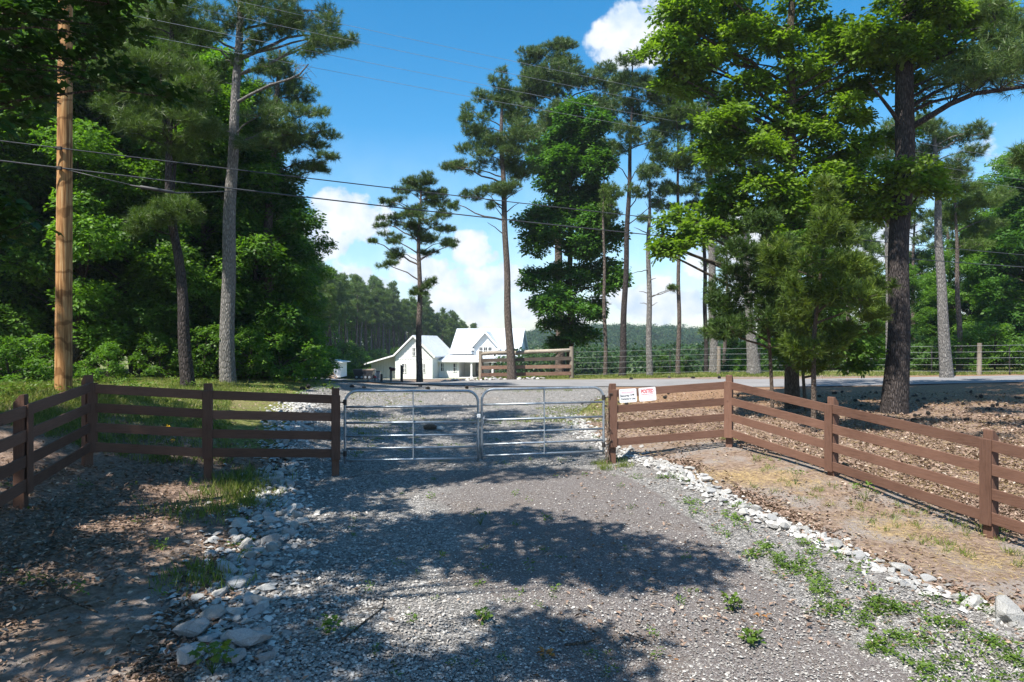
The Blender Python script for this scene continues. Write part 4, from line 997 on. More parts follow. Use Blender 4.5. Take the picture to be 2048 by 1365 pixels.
tree('cedar_tree', 'darker shaded cedar with low boughs left of the oak trunk', 'cedar', 18.6,
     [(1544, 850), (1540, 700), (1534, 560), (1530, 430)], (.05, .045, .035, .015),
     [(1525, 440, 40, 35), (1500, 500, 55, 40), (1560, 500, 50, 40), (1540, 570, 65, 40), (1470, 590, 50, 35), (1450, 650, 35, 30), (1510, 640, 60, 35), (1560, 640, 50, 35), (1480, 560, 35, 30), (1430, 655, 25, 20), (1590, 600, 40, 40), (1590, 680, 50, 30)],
     'cedar', ('cbark', 'cedar_shaded'), dens=1.0)
tree('broadleaf_tree', 'low shaded oak sapling with dark leaves spreading under the big oak', 'tree', 20.0,
     [(1612, 820), (1605, 700), (1590, 600), (1590, 480)], (.05, .04, .03, .02),
     [(1590, 480, 60, 50), (1570, 560, 70, 50), (1640, 560, 70, 60), (1690, 700, 55, 28), (1740, 690, 35, 22), (1600, 650, 80, 40), (1660, 640, 60, 50), (1700, 730, 40, 18), (1545, 700, 40, 30)], 'oak', ('obark', 'broad'), dens=.9, L=.15)
tree('broadleaf_tree', 'dense dark green broadleaf tree between two tall pines right of the house', 'tree', 40.5,
     [(1141, 752), (1140, 600), (1140, 400), (1145, 240)], (.2, .17, .12, .04),
     [(1150, 225, 35, 30), (1130, 265, 50, 35), (1180, 265, 40, 35), (1105, 320, 45, 40), (1155, 320, 55, 45), (1195, 330, 35, 45), (1130, 385, 65, 45), (1190, 400, 45, 40), (1160, 450, 60, 40), (1085, 440, 45, 28), (1205, 460, 38, 35), (1140, 500, 60, 35), (1075, 485, 30, 20), (1110, 555, 60, 28), (1065, 545, 25, 18), (1180, 550, 45, 30), (1222, 560, 30, 28), (1130, 605, 60, 26), (1085, 605, 30, 15), (1185, 610, 30, 22), (1130, 650, 45, 22), (1165, 670, 35, 20), (1115, 685, 25, 12)],
     'oak', ('obark', 'broadb'), dens=.8, L=.21, sub=(6, .47, 1.05))
def snags(lst, d):
    def f(mb, T, c):
        for (x0, y0, x1, y1) in lst:
            a = W(x0, y0, d); b = W(x1, y1, d + rng.uniform(-1, 1)); P = limb(mb, a, b, .035, .012, .05, 6, 5)
            if abs(x1 - x0) > 45:
                limb(mb, P[3], P[3] + np.array((rng.normal(0, .3), 0, .4)), .015, .006, .05, 4, 4)
    return f
tree('pine_tree', 'tall slim pine with a bare lower trunk standing against the log rail fence', 'pine tree', 36.4,
     [(1023, 757), (1015, 600), (1010, 440), (1004, 320), (1003, 150)], (.215, .18, .15, .12, .05),
     [(1003, 165, 20, 24), (985, 200, 35, 26), (1015, 215, 35, 26), (950, 225, 24, 24), (965, 255, 40, 24), (1015, 262, 50, 24), (1000, 300, 45, 26), (950, 300, 30, 16), (1040, 310, 36, 22), (1005, 340, 50, 26), (935, 335, 40, 13), (897, 328, 24, 9), (1050, 350, 30, 18), (985, 378, 34, 14), (945, 390, 26, 9), (1020, 382, 35, 16), (912, 408, 14, 9), (985, 410, 12, 7)],
     'pine', ('pbark', 'pine'), extra=snags([(1011, 425, 960, 378), (1011, 440, 985, 405), (1011, 400, 1045, 378), (1012, 470, 975, 445), (1012, 425, 1040, 405)], 36.4), dens=1.0)
tree('pine_tree', 'tallest pine of the middle group with a broad rounded crown behind the dark broadleaf tree', 'pine tree', 45,
     [(1122, 745), (1116, 500), (1112, 300), (1115, 75)], (.3, .25, .18, .05),
     [(1115, 85, 32, 20), (1085, 112, 40, 22), (1140, 118, 40, 24), (1060, 145, 36, 24), (1110, 155, 55, 28), (1165, 155, 40, 26), (1205, 140, 20, 24), (1220, 175, 22, 22), (1060, 185, 45, 28), (1190, 190, 40, 26), (1120, 205, 60, 28), (1050, 225, 45, 26), (1200, 235, 40, 30), (1085, 250, 50, 26), (1060, 290, 40, 24), (1210, 290, 30, 26), (1215, 335, 20, 20)],
     'pine', ('pbark', 'pine'))
tree('pine_tree', 'lone smaller pine with a forked open crown left of the house front', 'pine tree', 36.6,
     [(838, 766), (839, 600), (838, 470), (842, 350)], (.16, .145, .10, .03),
     [(842, 352, 18, 11), (830, 368, 22, 12), (858, 372, 24, 12), (808, 380, 18, 9), (880, 382, 14, 10), (838, 392, 40, 12), (790, 402, 20, 9), (770, 400, 9, 5), (868, 405, 30, 11), (815, 418, 34, 11), (848, 430, 38, 12), (888, 425, 14, 8), (785, 438, 26, 10), (762, 448, 14, 7), (825, 452, 36, 12), (876, 452, 28, 10), (775, 476, 28, 10), (835, 480, 34, 13), (885, 486, 26, 8), (905, 488, 8, 5), (748, 484, 9, 5), (800, 505, 30, 10), (860, 508, 18, 9), (775, 528, 24, 7), (855, 560, 14, 12), (848, 580, 16, 9), (828, 585, 10, 6)],
     'pine', ('pbark', 'pine'), dens=1.05, limb_rise=.5)
tree('pine_tree', 'dark straight pine trunk in the gap right of the broadleaf tree', 'pine tree', 38,
     [(1244, 748), (1250, 580), (1257, 400), (1262, 270), (1266, 120)], (.18, .155, .13, .09, .03),
     [(1265, 120, 28, 22), (1285, 150, 36, 24), (1250, 165, 28, 22), (1300, 190, 34, 22), (1245, 215, 22, 20), (1275, 225, 40, 24), (1310, 240, 28, 18), (1255, 265, 26, 18), (1290, 280, 36, 18), (1325, 275, 22, 16), (1235, 300, 18, 12)], 'pine', ('dbark', 'pine'), extra=snags([(1256, 420, 1300, 330), (1255, 450, 1330, 390), (1254, 370, 1300, 300), (1257, 360, 1225, 320)], 38), dens=.8)
tree('pine_tree', 'pale grey pine trunk with short dead stubs in the open gap', 'pine tree', 38,
     [(1299, 746), (1298, 600), (1297, 470), (1300, 360)], (.17, .15, .12, .05),
     [(1300, 345, 32, 20), (1275, 385, 28, 14), (1325, 375, 26, 16), (1310, 410, 22, 10), (1345, 578, 14, 6), (1290, 435, 16, 8)], 'pine', ('pbarkg', 'pine'),
     extra=snags([(1298, 596, 1352, 580), (1298, 588, 1278, 583), (1298, 610, 1280, 606), (1298, 562, 1312, 556), (1298, 500, 1335, 478), (1298, 540, 1262, 548), (1298, 470, 1268, 455), (1298, 455, 1330, 430), (1298, 615, 1315, 605)], 38))
tree('pine_tree', 'slender red-brown pine trunk just left of the cedar gap', 'pine tree', 38.6,
     [(1357, 744), (1358, 500), (1356, 330), (1352, 200)], (.12, .11, .08, .03),
     [(1345, 165, 30, 24), (1320, 200, 30, 22), (1352, 215, 36, 26), (1310, 300, 26, 18), (1325, 260, 30, 22), (1375, 265, 36, 24), (1350, 310, 42, 24), (1320, 330, 26, 16), (1385, 330, 32, 20), (1360, 370, 36, 18), (1340, 410, 28, 14)], 'pine', ('pbark', 'pineb'), dens=.8)
tree('pine_tree', 'thin pine trunk rising through the dark broadleaf tree crown edge', 'pine tree', 39,
     [(1211, 748), (1209, 600), (1207, 430), (1207, 330)], (.11, .10, .07, .02),
     [(1207, 400, 26, 26), (1225, 430, 20, 14), (1200, 450, 18, 14), (1230, 385, 20, 14)], 'pine', ('pbark', 'pineb'), dens=.7)
tree('pine_tree', 'thick pine trunk behind the first wooden post of the wire fence', 'pine tree', 39.5,
     [(1428, 744), (1424, 560), (1420, 380), (1416, 180)], (.24, .21, .16, .05),
     [(1395, 150, 40, 26), (1360, 200, 36, 24), (1345, 250, 30, 20), (1415, 190, 45, 26), (1385, 235, 36, 24), (1430, 245, 45, 26), (1400, 290, 45, 24), (1440, 310, 40, 22), (1375, 320, 36, 18), (1415, 350, 45, 20), (1390, 385, 30, 14)], 'pine', ('pbarkg', 'pineb'), dens=.8)
tree('pine_tree', 'dark pine trunk half hidden beside the thick pine by the wire fence', 'pine tree', 41,
     [(1412, 744), (1410, 560), (1405, 400)], (.13, .12, .08), [(1402, 400, 36, 22), (1380, 440, 28, 15), (1430, 440, 24, 14)], 'pine', ('dbark', 'pine'), dens=.7)
tree('pine_tree', 'flared pine trunk on a small mound behind the cedar', 'pine tree', 37.5,
     [(1507, 736), (1497, 600), (1490, 420), (1486, 250)], (.30, .19, .16, .08), [(1486, 260, 60, 30), (1460, 310, 50, 24), (1520, 320, 50, 24), (1490, 360, 50, 20)], 'pine', ('pbarkg', 'pine'), dens=.7, flare=1.5)
tree('pine_tree', 'pale pine trunk showing left of the huge dark pine', 'pine tree', 36,
     [(1781, 748), (1779, 600), (1776, 440), (1772, 250)], (.2, .18, .14, .06), [(1770, 260, 60, 30), (1740, 310, 50, 22), (1810, 320, 45, 24), (1730, 400, 36, 18)], 'pine', ('pbarkg', 'pineb'), dens=.7)
tree('pine_tree', 'pale pine leaning left, with rough grey bark beside the last fence post', 'pine tree', 31.5,
     [(1893, 752), (1885, 620), (1878, 480), (1874, 360), (1868, 230)], (.25, .215, .17, .13, .05),
     [(1868, 245, 40, 28), (1900, 275, 50, 22), (1945, 262, 34, 16), (1965, 268, 20, 10), (1860, 300, 45, 24), (1910, 325, 45, 22), (1880, 360, 50, 24), (1930, 300, 34, 12), (1850, 380, 36, 20)], 'pine', ('pbarkg', 'pine'), dens=.8)
tree('pine_tree', 'thin reddish pine trunk right of the leaning pale pine', 'pine tree', 36,
     [(1919, 740), (1917, 600), (1912, 470), (1910, 380)], (.13, .12, .09, .04),
     [(1910, 370, 50, 26), (1940, 395, 46, 24), (1975, 390, 36, 22), (1925, 430, 50, 24), (1970, 440, 46, 24), (1890, 430, 36, 18), (1950, 480, 50, 20)], 'pine', ('pbark', 'pineb'), dens=1)
# left side
def p1x(mb, T, c):
    d = 25
    def run(pts, r):
        P = [W(px, py, d + dy) for px, py, dy in pts]; mb.tube(P, list(np.linspace(r, r * .3, len(P))), 7, cap=False); return P
    run([(474, 205, 0), (500, 190, -.2), (540, 170, -.4), (580, 158, -.6), (600, 148, -.8), (617, 128, -.9)], .07)
    run([(474, 120, 0), (510, 105, .4), (545, 90, .7), (575, 75, 1), (610, 70, 1.2), (650, 78, 1.3)], .085)
    run([(474, 95, 0), (520, 62, -.3), (570, 48, -.5)], .06); run([(466, 130, 0), (440, 100, .3), (400, 90, .5), (360, 86, .7)], .05)
    run([(468, 270, 0), (440, 255, -.3), (395, 258, -.5)], .045); run([(466, 290, 0), (500, 278, -.3), (525, 262, -.5)], .04)
    for _ in range(16):
        a = W(rng.uniform(585, 615), rng.uniform(130, 160), d - .8); limb(mb, a, a + np.array((rng.uniform(.1, .6), rng.normal(0, .2), rng.normal(.1, .25))), .012, .004, .1, 4, 3)
tree('pine_tree', 'tall grey-barked pine with a long right-hand limb at the edge of the left wood', 'pine tree', 25,
     [(456, 738), (455, 600), (460, 430), (468, 250), (477, 100), (484, -60), (487, -110)], (.245, .235, .225, .19, .15, .12, .08),
     [(565, 35, 60, 34), (620, 20, 60, 34), (655, 70, 48, 28), (690, 80, 24, 24), (615, 85, 45, 24), (540, 80, 40, 24), (500, 20, 60, 40), (440, 40, 55, 36), (400, 80, 45, 24), (455, 120, 30, 22), (590, -15, 50, 24), (440, -30, 50, 24), (486, -70, 50, 36), (440, 165, 34, 18), (520, 130, 28, 14), (360, 60, 40, 25),
      (520, 230, 36, 22, -.8), (500, 275, 40, 18, -.8), (430, 255, 34, 18, -.8)], 'pine', ('pbarkg', 'pine'), extra=p1x, dens=.95, sides=16)
tree('pine_tree', 'bushy pine whose dark green crown bulges into the sky behind the tall grey pine', 'pine tree', 30,
     [(540, 748), (535, 500), (545, 300), (560, 100)], (.24, .2, .16, .05),
     [(555, 125, 36, 24), (585, 150, 36, 24), (540, 165, 45, 26), (605, 190, 34, 24), (565, 205, 55, 28), (625, 225, 30, 18), (590, 250, 55, 26), (540, 260, 50, 28), (640, 262, 34, 14), (620, 285, 40, 16), (570, 300, 55, 24), (635, 318, 36, 12), (600, 340, 46, 20), (545, 350, 50, 24), (645, 335, 20, 8)], 'pine', ('pbark', 'pine'))
def p3x(mb, T, c):
    d = 22.5
    for pts, r in (([(366, 600, 0), (352, 470, .2), (345, 400, .3), (352, 300, .4), (350, 200, .5)], .09), ([(345, 330, 0), (330, 280, 0), (322, 190, -.2), (322, 120, -.3)], .07)):
        P = [W(px, py, d + dy) for px, py, dy in pts]; mb.tube(P, list(np.linspace(r, r * .4, len(P))), 8, cap=False)
tree('pine_tree', 'crooked many-stemmed pine with bright needle tufts right of the utility pole', 'pine tree', 22.5,
     [(375, 757), (366, 600), (356, 520), (340, 420), (338, 330), (338, 180), (345, 60), (350, -60)], (.2, .17, .15, .12, .1, .09, .07, .03),
     [(345, 20, 60, 36), (300, 60, 55, 32), (380, 75, 45, 32), (250, 100, 50, 30), (330, 110, 55, 30), (210, 150, 45, 26), (280, 165, 60, 30), (370, 160, 45, 30), (235, 205, 50, 26), (310, 215, 50, 26), (385, 225, 40, 26), (275, 245, 45, 22), (355, 275, 46, 22), (405, 260, 30, 22), (330, 300, 34, 16), (370, 305, 34, 16), (250, 265, 40, 16),
      (340, 400, 36, 22, -.6), (365, 425, 34, 20, -.6), (325, 430, 30, 18, -.6), (275, 445, 30, 18, -.8), (290, 430, 20, 14, -.8)], 'pine', ('dbark', 'pineb'), extra=p3x, dens=1.05, L=.27)

tree('pine_tree', 'pine boughs poking in at the right edge of the view', 'pine tree', 13,
     [(2460, 900), (2455, 500), (2450, 100), (2450, -400)], (.2, .18, .15, .08), [(2048, 315, 26, 20, 0), (2062, 345, 30, 18, .2), (2090, 300, 40, 24, .3), (2150, 330, 50, 30, .2)], 'pine', ('dbark', 'pine'), dens=.8)
# ------------------------------------------------------------------ kinds of tree repeated through the woods
def put(meshes, name, label, cat, loc, rz, s, group, tilt=0):
    root = thing(name, loc, label, cat, group); root.rotation_euler = (tilt, 0, rz); root.scale = (s, s, s)
    for nm, m in meshes: link(nm, m, None, root)
    return root
def broad_kind(seed, Hh, Rr, nb, mats, L=.19, low=.12, per=26, m=12):
    global rng
    keep = rng; rng = np.random.default_rng(seed)
    mb = MB(); c = Crown(); zz = np.linspace(-.3, Hh * .95, 12)
    P = np.stack([.25 * np.sin(zz * .5 + seed), .25 * np.cos(zz * .4), zz], -1); mb.tube(list(P), list(np.linspace(.022 * Hh * .5 + .03, .03, 12)), 8, cap=False)
    for k in range(nb):
        t = (k + .5) / nb; z = Hh * (low + (1 - low) * t); prof = math.sin(math.pi * min(1, (.12 + .88 * t) ** .8)) ** .6 + .12
        a = k * 2.4 + rng.uniform(-.5, .5); rad = Rr * prof * rng.uniform(.35, 1.0)
        b = np.array((rad * math.cos(a), rad * math.sin(a), z)) + P[min(11, int(t * 11))] * np.array((1, 1, 0))
        r = np.array((1.0, 1.0, .6)) * Rr * rng.uniform(.24, .40)
        st = np.array((*P[min(11, int(t * 10))][:2], max(.5, z - rad * .6))); limb(mb, st, b, .05, .015, .06, 5, 5)
        n = int(per * r[0] * r[0] * 3.1 * 1.0); p, ou = fill(b, r, n, 2.6); c.add(*sprays(p, ou, m, L, .6, 1.4))
    out = [('trunk', mb), ('crown', c)]
    me_t = mb.build('trunk', M[mats[0]], None, smooth=True); tm = me_t.data; bpy.data.objects.remove(me_t)
    rng = keep
    return [('trunk', tm), ('crown', c.mesh('crown', M[mats[1]]))]
def pine_kind(seed, Hh, Rr, base, mats, nb=20, L=.4, w=.05, m=12, per=9):
    global rng
    keep = rng; rng = np.random.default_rng(seed)
    mb = MB(); c = Crown(); zz = np.linspace(-.4, Hh, 10)
    P = np.stack([.15 * np.sin(zz * .3 + seed), .15 * np.cos(zz * .27 + seed), zz], -1); mb.tube(list(P), list(np.linspace(.2, .03, 10)), 7, cap=False)
    for k in range(nb):
        t = (k + rng.uniform(0, 1)) / nb; z = Hh * (base + (1.0 - base) * t); rad = Rr * (1.05 - t) ** .6 * rng.uniform(.3, 1); a = k * 2.4 + rng.uniform(-.4, .4)
        b = np.array((rad * math.cos(a), rad * math.sin(a), z)); st = np.array((0, 0, z - .35 * rad)); limb(mb, st, b, .04, .012, .05, 4, 4)
        r = np.array((1, 1, .6)) * Rr * rng.uniform(.25, .42); n = int(per * r[0] ** 2 * 12); p, ou = fill(b, r, n, 2.3); c.add(*tufts(p, norm(ou + np.array((0, 0, .6))), m, L, w))
    for k in range(7):
        z = Hh * rng.uniform(.25, base); a = rng.uniform(0, 6.28); limb(mb, (0, 0, z), (.9 * math.cos(a), .9 * math.sin(a), z + .2), .025, .01, .05, 3, 3)
    o = mb.build('trunk', M[mats[0]], None, smooth=True); tm = o.data; bpy.data.objects.remove(o); rng = keep
    return [('trunk', tm), ('crown', c.mesh('crown', M[mats[1]]))]
BK = [broad_kind(s, 15, 3.4, 50, ('obark', 'broad'), .165, .10, 36) for s in (1, 2, 3)]
BK2 = [broad_kind(s, 12, 3.2, 36, ('obark', 'broadb'), .22, .08) for s in (11, 12)]
SH = [broad_kind(s, 2.6, 1.5, 16, ('obark', 'broad'), .15, .12, 34) for s in (21, 22)]
SHP = [broad_kind(s, 2.2, 1.2, 14, ('obark', 'pale'), .15, .12, 34) for s in (31,)]
PK = [pine_kind(s, 16, 1.9, .60, ('pbark', 'pineb' if s != 42 else 'pine')) for s in (41, 42, 43)] + [pine_kind(44, 15, 2.0, .58, ('pbarkg', 'pineb'))]
# dark wood on the left bank
GL = 'broadleaf trees of the dark wood on the left bank'
LW = [(-60, 25, 1.0), (40, 27, 1.05), (150, 26, .95), (215, 30, 1.1), (90, 33, 1.2), (300, 28, .95), (365, 33, 1.1), (420, 29, .92), (500, 30, .85), (520, 33, .80), (-20, 36, 1.3), (260, 38, 1.25), (450, 38, 1.05), (535, 40, .80), (170, 42, 1.4), (340, 46, 1.3), (520, 48, 1.05), (-150, 30, 1.2), (50, 44, 1.4), (535, 47, .78)]
for i, (px, d, s) in enumerate(LW):
    b = P0(px, d); put(BK[i % 3] if i % 4 else BK2[i % 2], 'broadleaf_tree', 'dark leafy tree in the dense wood left of the gravel drive', 'tree', b - (0, 0, .2), i * 1.7, s, GL)
GU = 'understory shrubs along the foot of the left wood'
for i, (px, d, s) in enumerate([(5, 20.5, .6), (70, 21.5, .6), (215, 23, .5), (320, 24.5, .6), (420, 25.5, .75), (490, 26.5, .75), (550, 28, .95), (590, 30, 1.0), (590, 33, .8), (520, 30, 1.3), (596, 40, .9), (604, 52, .9), (580, 38, 1.2), (460, 30, 1.3), (560, 34, 1.6)]):
    b = P0(px, d); put(SH[i % 2], 'shrub', 'leafy shrub at the foot of the wood left of the drive', 'shrub', b - (0, 0, .1), i * 2.1, s, GU)
# tall pine stand behind the house
GP = 'tall pines in the stand behind the white house'; k = 0
for row, off in ((0, 0), (1, 5), (2, 11)):
    for t in np.linspace(0, 1, 34):
        px = 606 + (962 - 606) * t; d = np.interp(px, [606, 650, 700, 760, 850, 962], [60, 86, 118, 135, 156, 186]) + off + rng.uniform(-2.5, 2.5); px += rng.uniform(-5, 5) - off * 1.5
        b = P0(px, d); top = np.interp(px, [600, 640, 690, 740, 800, 860, 900, 945, 965], [470, 528, 548, 562, 583, 605, 622, 650, 665]) + rng.uniform(-6, 16) - row * 3
        hgt = py2z(top, d) - b[2]; s = float(np.clip(hgt / 16, .55, 1.35))
        put(PK[k % 4], 'pine_tree', 'tall bare-trunked pine in the stand behind the white house', 'pine tree', b - (0, 0, .3), k * 1.3, s * rng.uniform(.85, 1.08), GP, rng.normal(0, .03)); k += 1
GS = 'broadleaf undergrowth in front of the pine stand'
for i in range(30):
    t = i / 29; px = 612 + (905 - 612) * t + rng.uniform(-6, 6); d = np.interp(px, [612, 640, 655, 700, 905], [60, 66, 92, 108, 160]) + rng.uniform(-4, 2)
    if 100 < d and px > 880: continue
    b = P0(px, d); put(SH[i % 2] if i % 3 else SHP[0], 'shrub', 'leafy bush below the pine stand behind the house', 'shrub', b - (0, 0, .2), i * 1.1, rng.uniform(.7, 1.3) if px < 650 else rng.uniform(1.2, 2.2), GS)
wp_, wr_ = [], []
for i in range(420):
    t = rng.random(); px = 560 + (960 - 560) * t + rng.uniform(-6, 6); d = np.interp(px, [560, 640, 700, 800, 900, 960], [70, 98, 128, 158, 184, 200]) + rng.uniform(4, 18)
    top = np.interp(px, [560, 640, 690, 740, 800, 860, 900, 945, 965], [500, 545, 566, 580, 602, 625, 642, 664, 678]); g_ = P0(px, d); r = rng.uniform(1.6, 3.0)
    wp_.append(np.array((g_[0], d, g_[2] + rng.uniform(.3, max(2, py2z(top, d) - g_[2] - r))))); wr_.append(r)
MASSES = [('background_wood', wp_, wr_)]
# right-hand wood beyond the wire fence
GR = 'broadleaf trees of the wood beyond the wire fence on the right'
for i, (px, d, s) in enumerate([(2040, 44, .95), (1990, 50, .95), (1945, 47, .7), (2100, 40, 1.0), (1720, 52, .62), (1650, 56, .6), (1840, 56, .72), (1880, 50, .6), (1570, 58, .58), (1760, 60, .6), (2180, 46, 1.1), (1480, 60, .55), (1800, 46, .5)]):
    b = P0(px, d); put(BK2[i % 2] if i % 2 else BK[i % 3], 'broadleaf_tree', 'mid green leafy tree beyond the wire fence on the right', 'tree', b - (0, 0, .2), i * 1.9, s, GR)
for i, (px, d, s) in enumerate([(1700, 50, 1.05), (1830, 54, 1.1), (1560, 52, 1.0), (1960, 56, 1.15), (2030, 60, 1.2), (1450, 56, 1.0), (1660, 62, 1.2), (1740, 58, 1.1), (1900, 62, 1.25), (1600, 66, 1.2)]):
    b = P0(px, d); put(PK[i % 4], 'pine_tree', 'pine in the wood beyond the wire fence on the right', 'pine tree', b - (0, 0, .3), i, s * .95, 'pines of the wood beyond the wire fence')
for i, (px, d, s) in enumerate([(1870, 37, .85), (1935, 36, .8), (1830, 38, .7), (2000, 36, .9), (2040, 35.5, .8), (1740, 39, .8), (1700, 40, .9), (1640, 42, .9), (1560, 42, .9), (1500, 44, .8), (1970, 40, 1.2), (2030, 42, 1.3), (1820, 42, 1.2), (1590, 46, 1.2), (1460, 46, .8)]):
    b = P0(px, d); put(SHP[0] if i % 2 == 0 else SH[i % 2], 'shrub', 'sunlit leafy shrub behind the wire fence on the right', 'shrub', b - (0, 0, .1), i * 2.3, s, 'shrubs behind the wire fence')
for i, (px, d, s) in enumerate([(1322, 40.5, .55), (1375, 42, .5)]):
    b = P0(px, d); put(SHP[0], 'shrub', ('small yellow-green bush between two pine trunks behind the wire fence', 'low bush right of the slender red-brown pine')[i], 'shrub', b - (0, 0, .1), i, s, 'shrubs behind the wire fence')
# valley wood and hill
def mass(name, pts, rr_, L, mat, per, kindlabel):
    global rng
    c = Crown()
    for p, r in zip(pts, rr_):
        n = int(per); q, ou = fill(p, np.array((r, r, r * .8)), n, 4.0); q = q[ou[:, 2] > -.35]; ou = ou[ou[:, 2] > -.35]; c.add(*sprays(q, ou, 7, L * r, .4, 1.6, KITE, .75))
    return link(name, c.mesh(name, M[mat]), None, None, kind='stuff')
for nm_, a_, b_ in MASSES: mass(nm_, a_, b_, .16, 'broad', 70, '')
vp, vr = [], []
for i in range(150):
    d = rng.uniform(85, 150); px = rng.uniform(1040, 1700); x = (px - 1024) / FPX * d; top = np.interp(px, [1040, 1100, 1250, 1400, 1700], [700, 692, 697, 694, 690]) + rng.uniform(-8, 18)
    zt = py2z(top, d); r = rng.uniform(2.2, 4.0)
    for z in np.arange(zt - r * .8, float(ground(x, d)), -r * 1.1): vp.append(np.array((x + rng.normal(0, .6), d + rng.normal(0, .6), z))); vr.append(r * rng.uniform(.85, 1.1))
mass('valley_woods', vp, vr, .17, 'hillwood', 110, '')
# wooded hill far off
hx = np.linspace(-260, 520, 66); hy = np.linspace(300, 640, 30); HX, HY = np.meshgrid(hx, hy)
hz = -7 + (10.5 + 2 * np.sin(HX * .013 + 1) + 1.2 * np.sin(HX * .031)) * np.exp(-((HX - 95) / 150) ** 2) * sstep(310, 440, HY) * sstep(640, 500, HY)
hz = hz + 3 * sstep(200, 420, HX) * sstep(310, 440, HY) * sstep(640, 500, HY)
HI = np.arange(HX.size).reshape(HX.shape); HF = np.stack([HI[:-1, :-1], HI[:-1, 1:], HI[1:, 1:], HI[1:, :-1]], -1).reshape(-1, 4)
link('hill', mesh_np('hill', np.stack([HX, HY, hz], -1).reshape(-1, 3), HF, smooth=True, mat=M['hill'], attrs={'grass': np.ones(HX.size), 'litter': np.zeros(HX.size), 'straw': np.zeros(HX.size), 'needle': np.zeros(HX.size)}), kind='structure')
hp, hr = [], []
from_x = np.linspace(-260, 520, 66)
for i in range(1100):
    a, b = rng.integers(0, 18), rng.integers(20, 40)
    hp.append(np.array((HX[a, b] + rng.uniform(-6, 6), HY[a, b] + rng.uniform(-6, 6), hz[a, b] + rng.uniform(.5, 4)))); hr.append(rng.uniform(3.5, 6))
mass('hillside_forest', hp, hr, .15, 'hillwood', 130, '')

for i, (x, y, s_) in enumerate([(-19, -4, .95), (-22, 3, 1.05), (-20, 9, .9), (-14, -9, .9), (-4, -12, .8)]):  # unseen trees left of and behind the camera, added to block sky light
    put(BK[i % 3], 'broadleaf_tree', 'dark leafy tree in the dense wood left of the gravel drive', 'tree', (x, y, float(ground(x, y)) - .2), i * 1.3, s_, GL)
# ------------------------------------------------------------------ overhanging trees whose trunks stand out of frame on the left
def canopy(name, label, base, Hh, trunk_top, blobs, mat, bark_, L, shape, dens=24, m=13):
    zg = float(ground(base[0], base[1])); root = thing(name, (base[0], base[1], zg), label, 'tree')
    mb = MB(); T = np.array([(base[0], base[1], zg - .3), (base[0] + .1, base[1] + .1, zg + Hh * .4), (*trunk_top, zg + Hh)]); tt = np.linspace(0, 1, 14)
    P = np.array([[np.interp(t, (0, .4, 1), T[:, i]) for i in range(3)] for t in tt]); mb.tube(list(P), list(np.linspace(.26, .05, 14)), 12, cap=False)
    c = Crown()
    for (x, y, z, rx, ry, rz) in blobs:
        b = np.array((x, y, z)); h = np.hypot(x - base[0], y - base[1]); st = np.array([np.interp(max(zg + 2.2, z - .35 * h), P[:, 2], P[:, i]) for i in range(3)])
        Q = limb(mb, st, b, .014 + .005 * h, .008, .08, 8, 6)
        n = int(dens * rx * ry * math.pi) + 4; p, ou = fill(b, np.array((rx, ry, rz)), n, 2.0); c.add(*sprays(p, ou, m, L, .7, 1.6, shape, .8, .45))
        for q in p[rng.integers(0, n, n // 4)]: limb(mb, b + (q - b) * .1, q, .010, .004, .03, 4, 3)
    mb.build('trunk', M[bark_], root, smooth=True); link('crown', c.mesh('crown', M[mat], ORG[root.name]), None, root)
def wpx(px, py, d, rx, ry): 
    p = W(px, py, d); s = d / FPX; return (*p, rx * s, rx * s * .8, ry * s)
MAPB = [wpx(20, 30, 8.2, 90, 40), wpx(80, 15, 8.0, 60, 28), wpx(220, 8, 8.3, 70, 24), wpx(60, 95, 8.0, 80, 36), wpx(185, 70, 8.4, 44, 22), wpx(240, 55, 8.6, 38, 18), wpx(30, 155, 7.8, 70, 34), wpx(70, 135, 8.1, 36, 22), wpx(175, 118, 8.5, 44, 20), wpx(235, 150, 8.6, 48, 15), wpx(290, 170, 8.8, 40, 12), wpx(340, 195, 9.0, 26, 9),
        wpx(65, 190, 8.2, 36, 18), wpx(30, 215, 7.9, 48, 22), wpx(10, 415, 7.6, 34, 26), wpx(36, 455, 7.7, 30, 22), wpx(-10, 470, 7.5, 40, 36), wpx(0, 240, 7.6, 30, 16), wpx(190, 165, 8.3, 28, 10), wpx(-60, 150, 7.5, 80, 80), wpx(-110, 420, 7.3, 60, 50), wpx(150, -60, 8.2, 160, 40), wpx(300, -70, 8.5, 110, 30)]
canopy('maple_tree', 'dark maple boughs hanging into view at the left edge', (-8.6, 5.8), 9.5, (-8.2, 6.2), MAPB, 'maple', 'obark', .125, MAPL, 26)
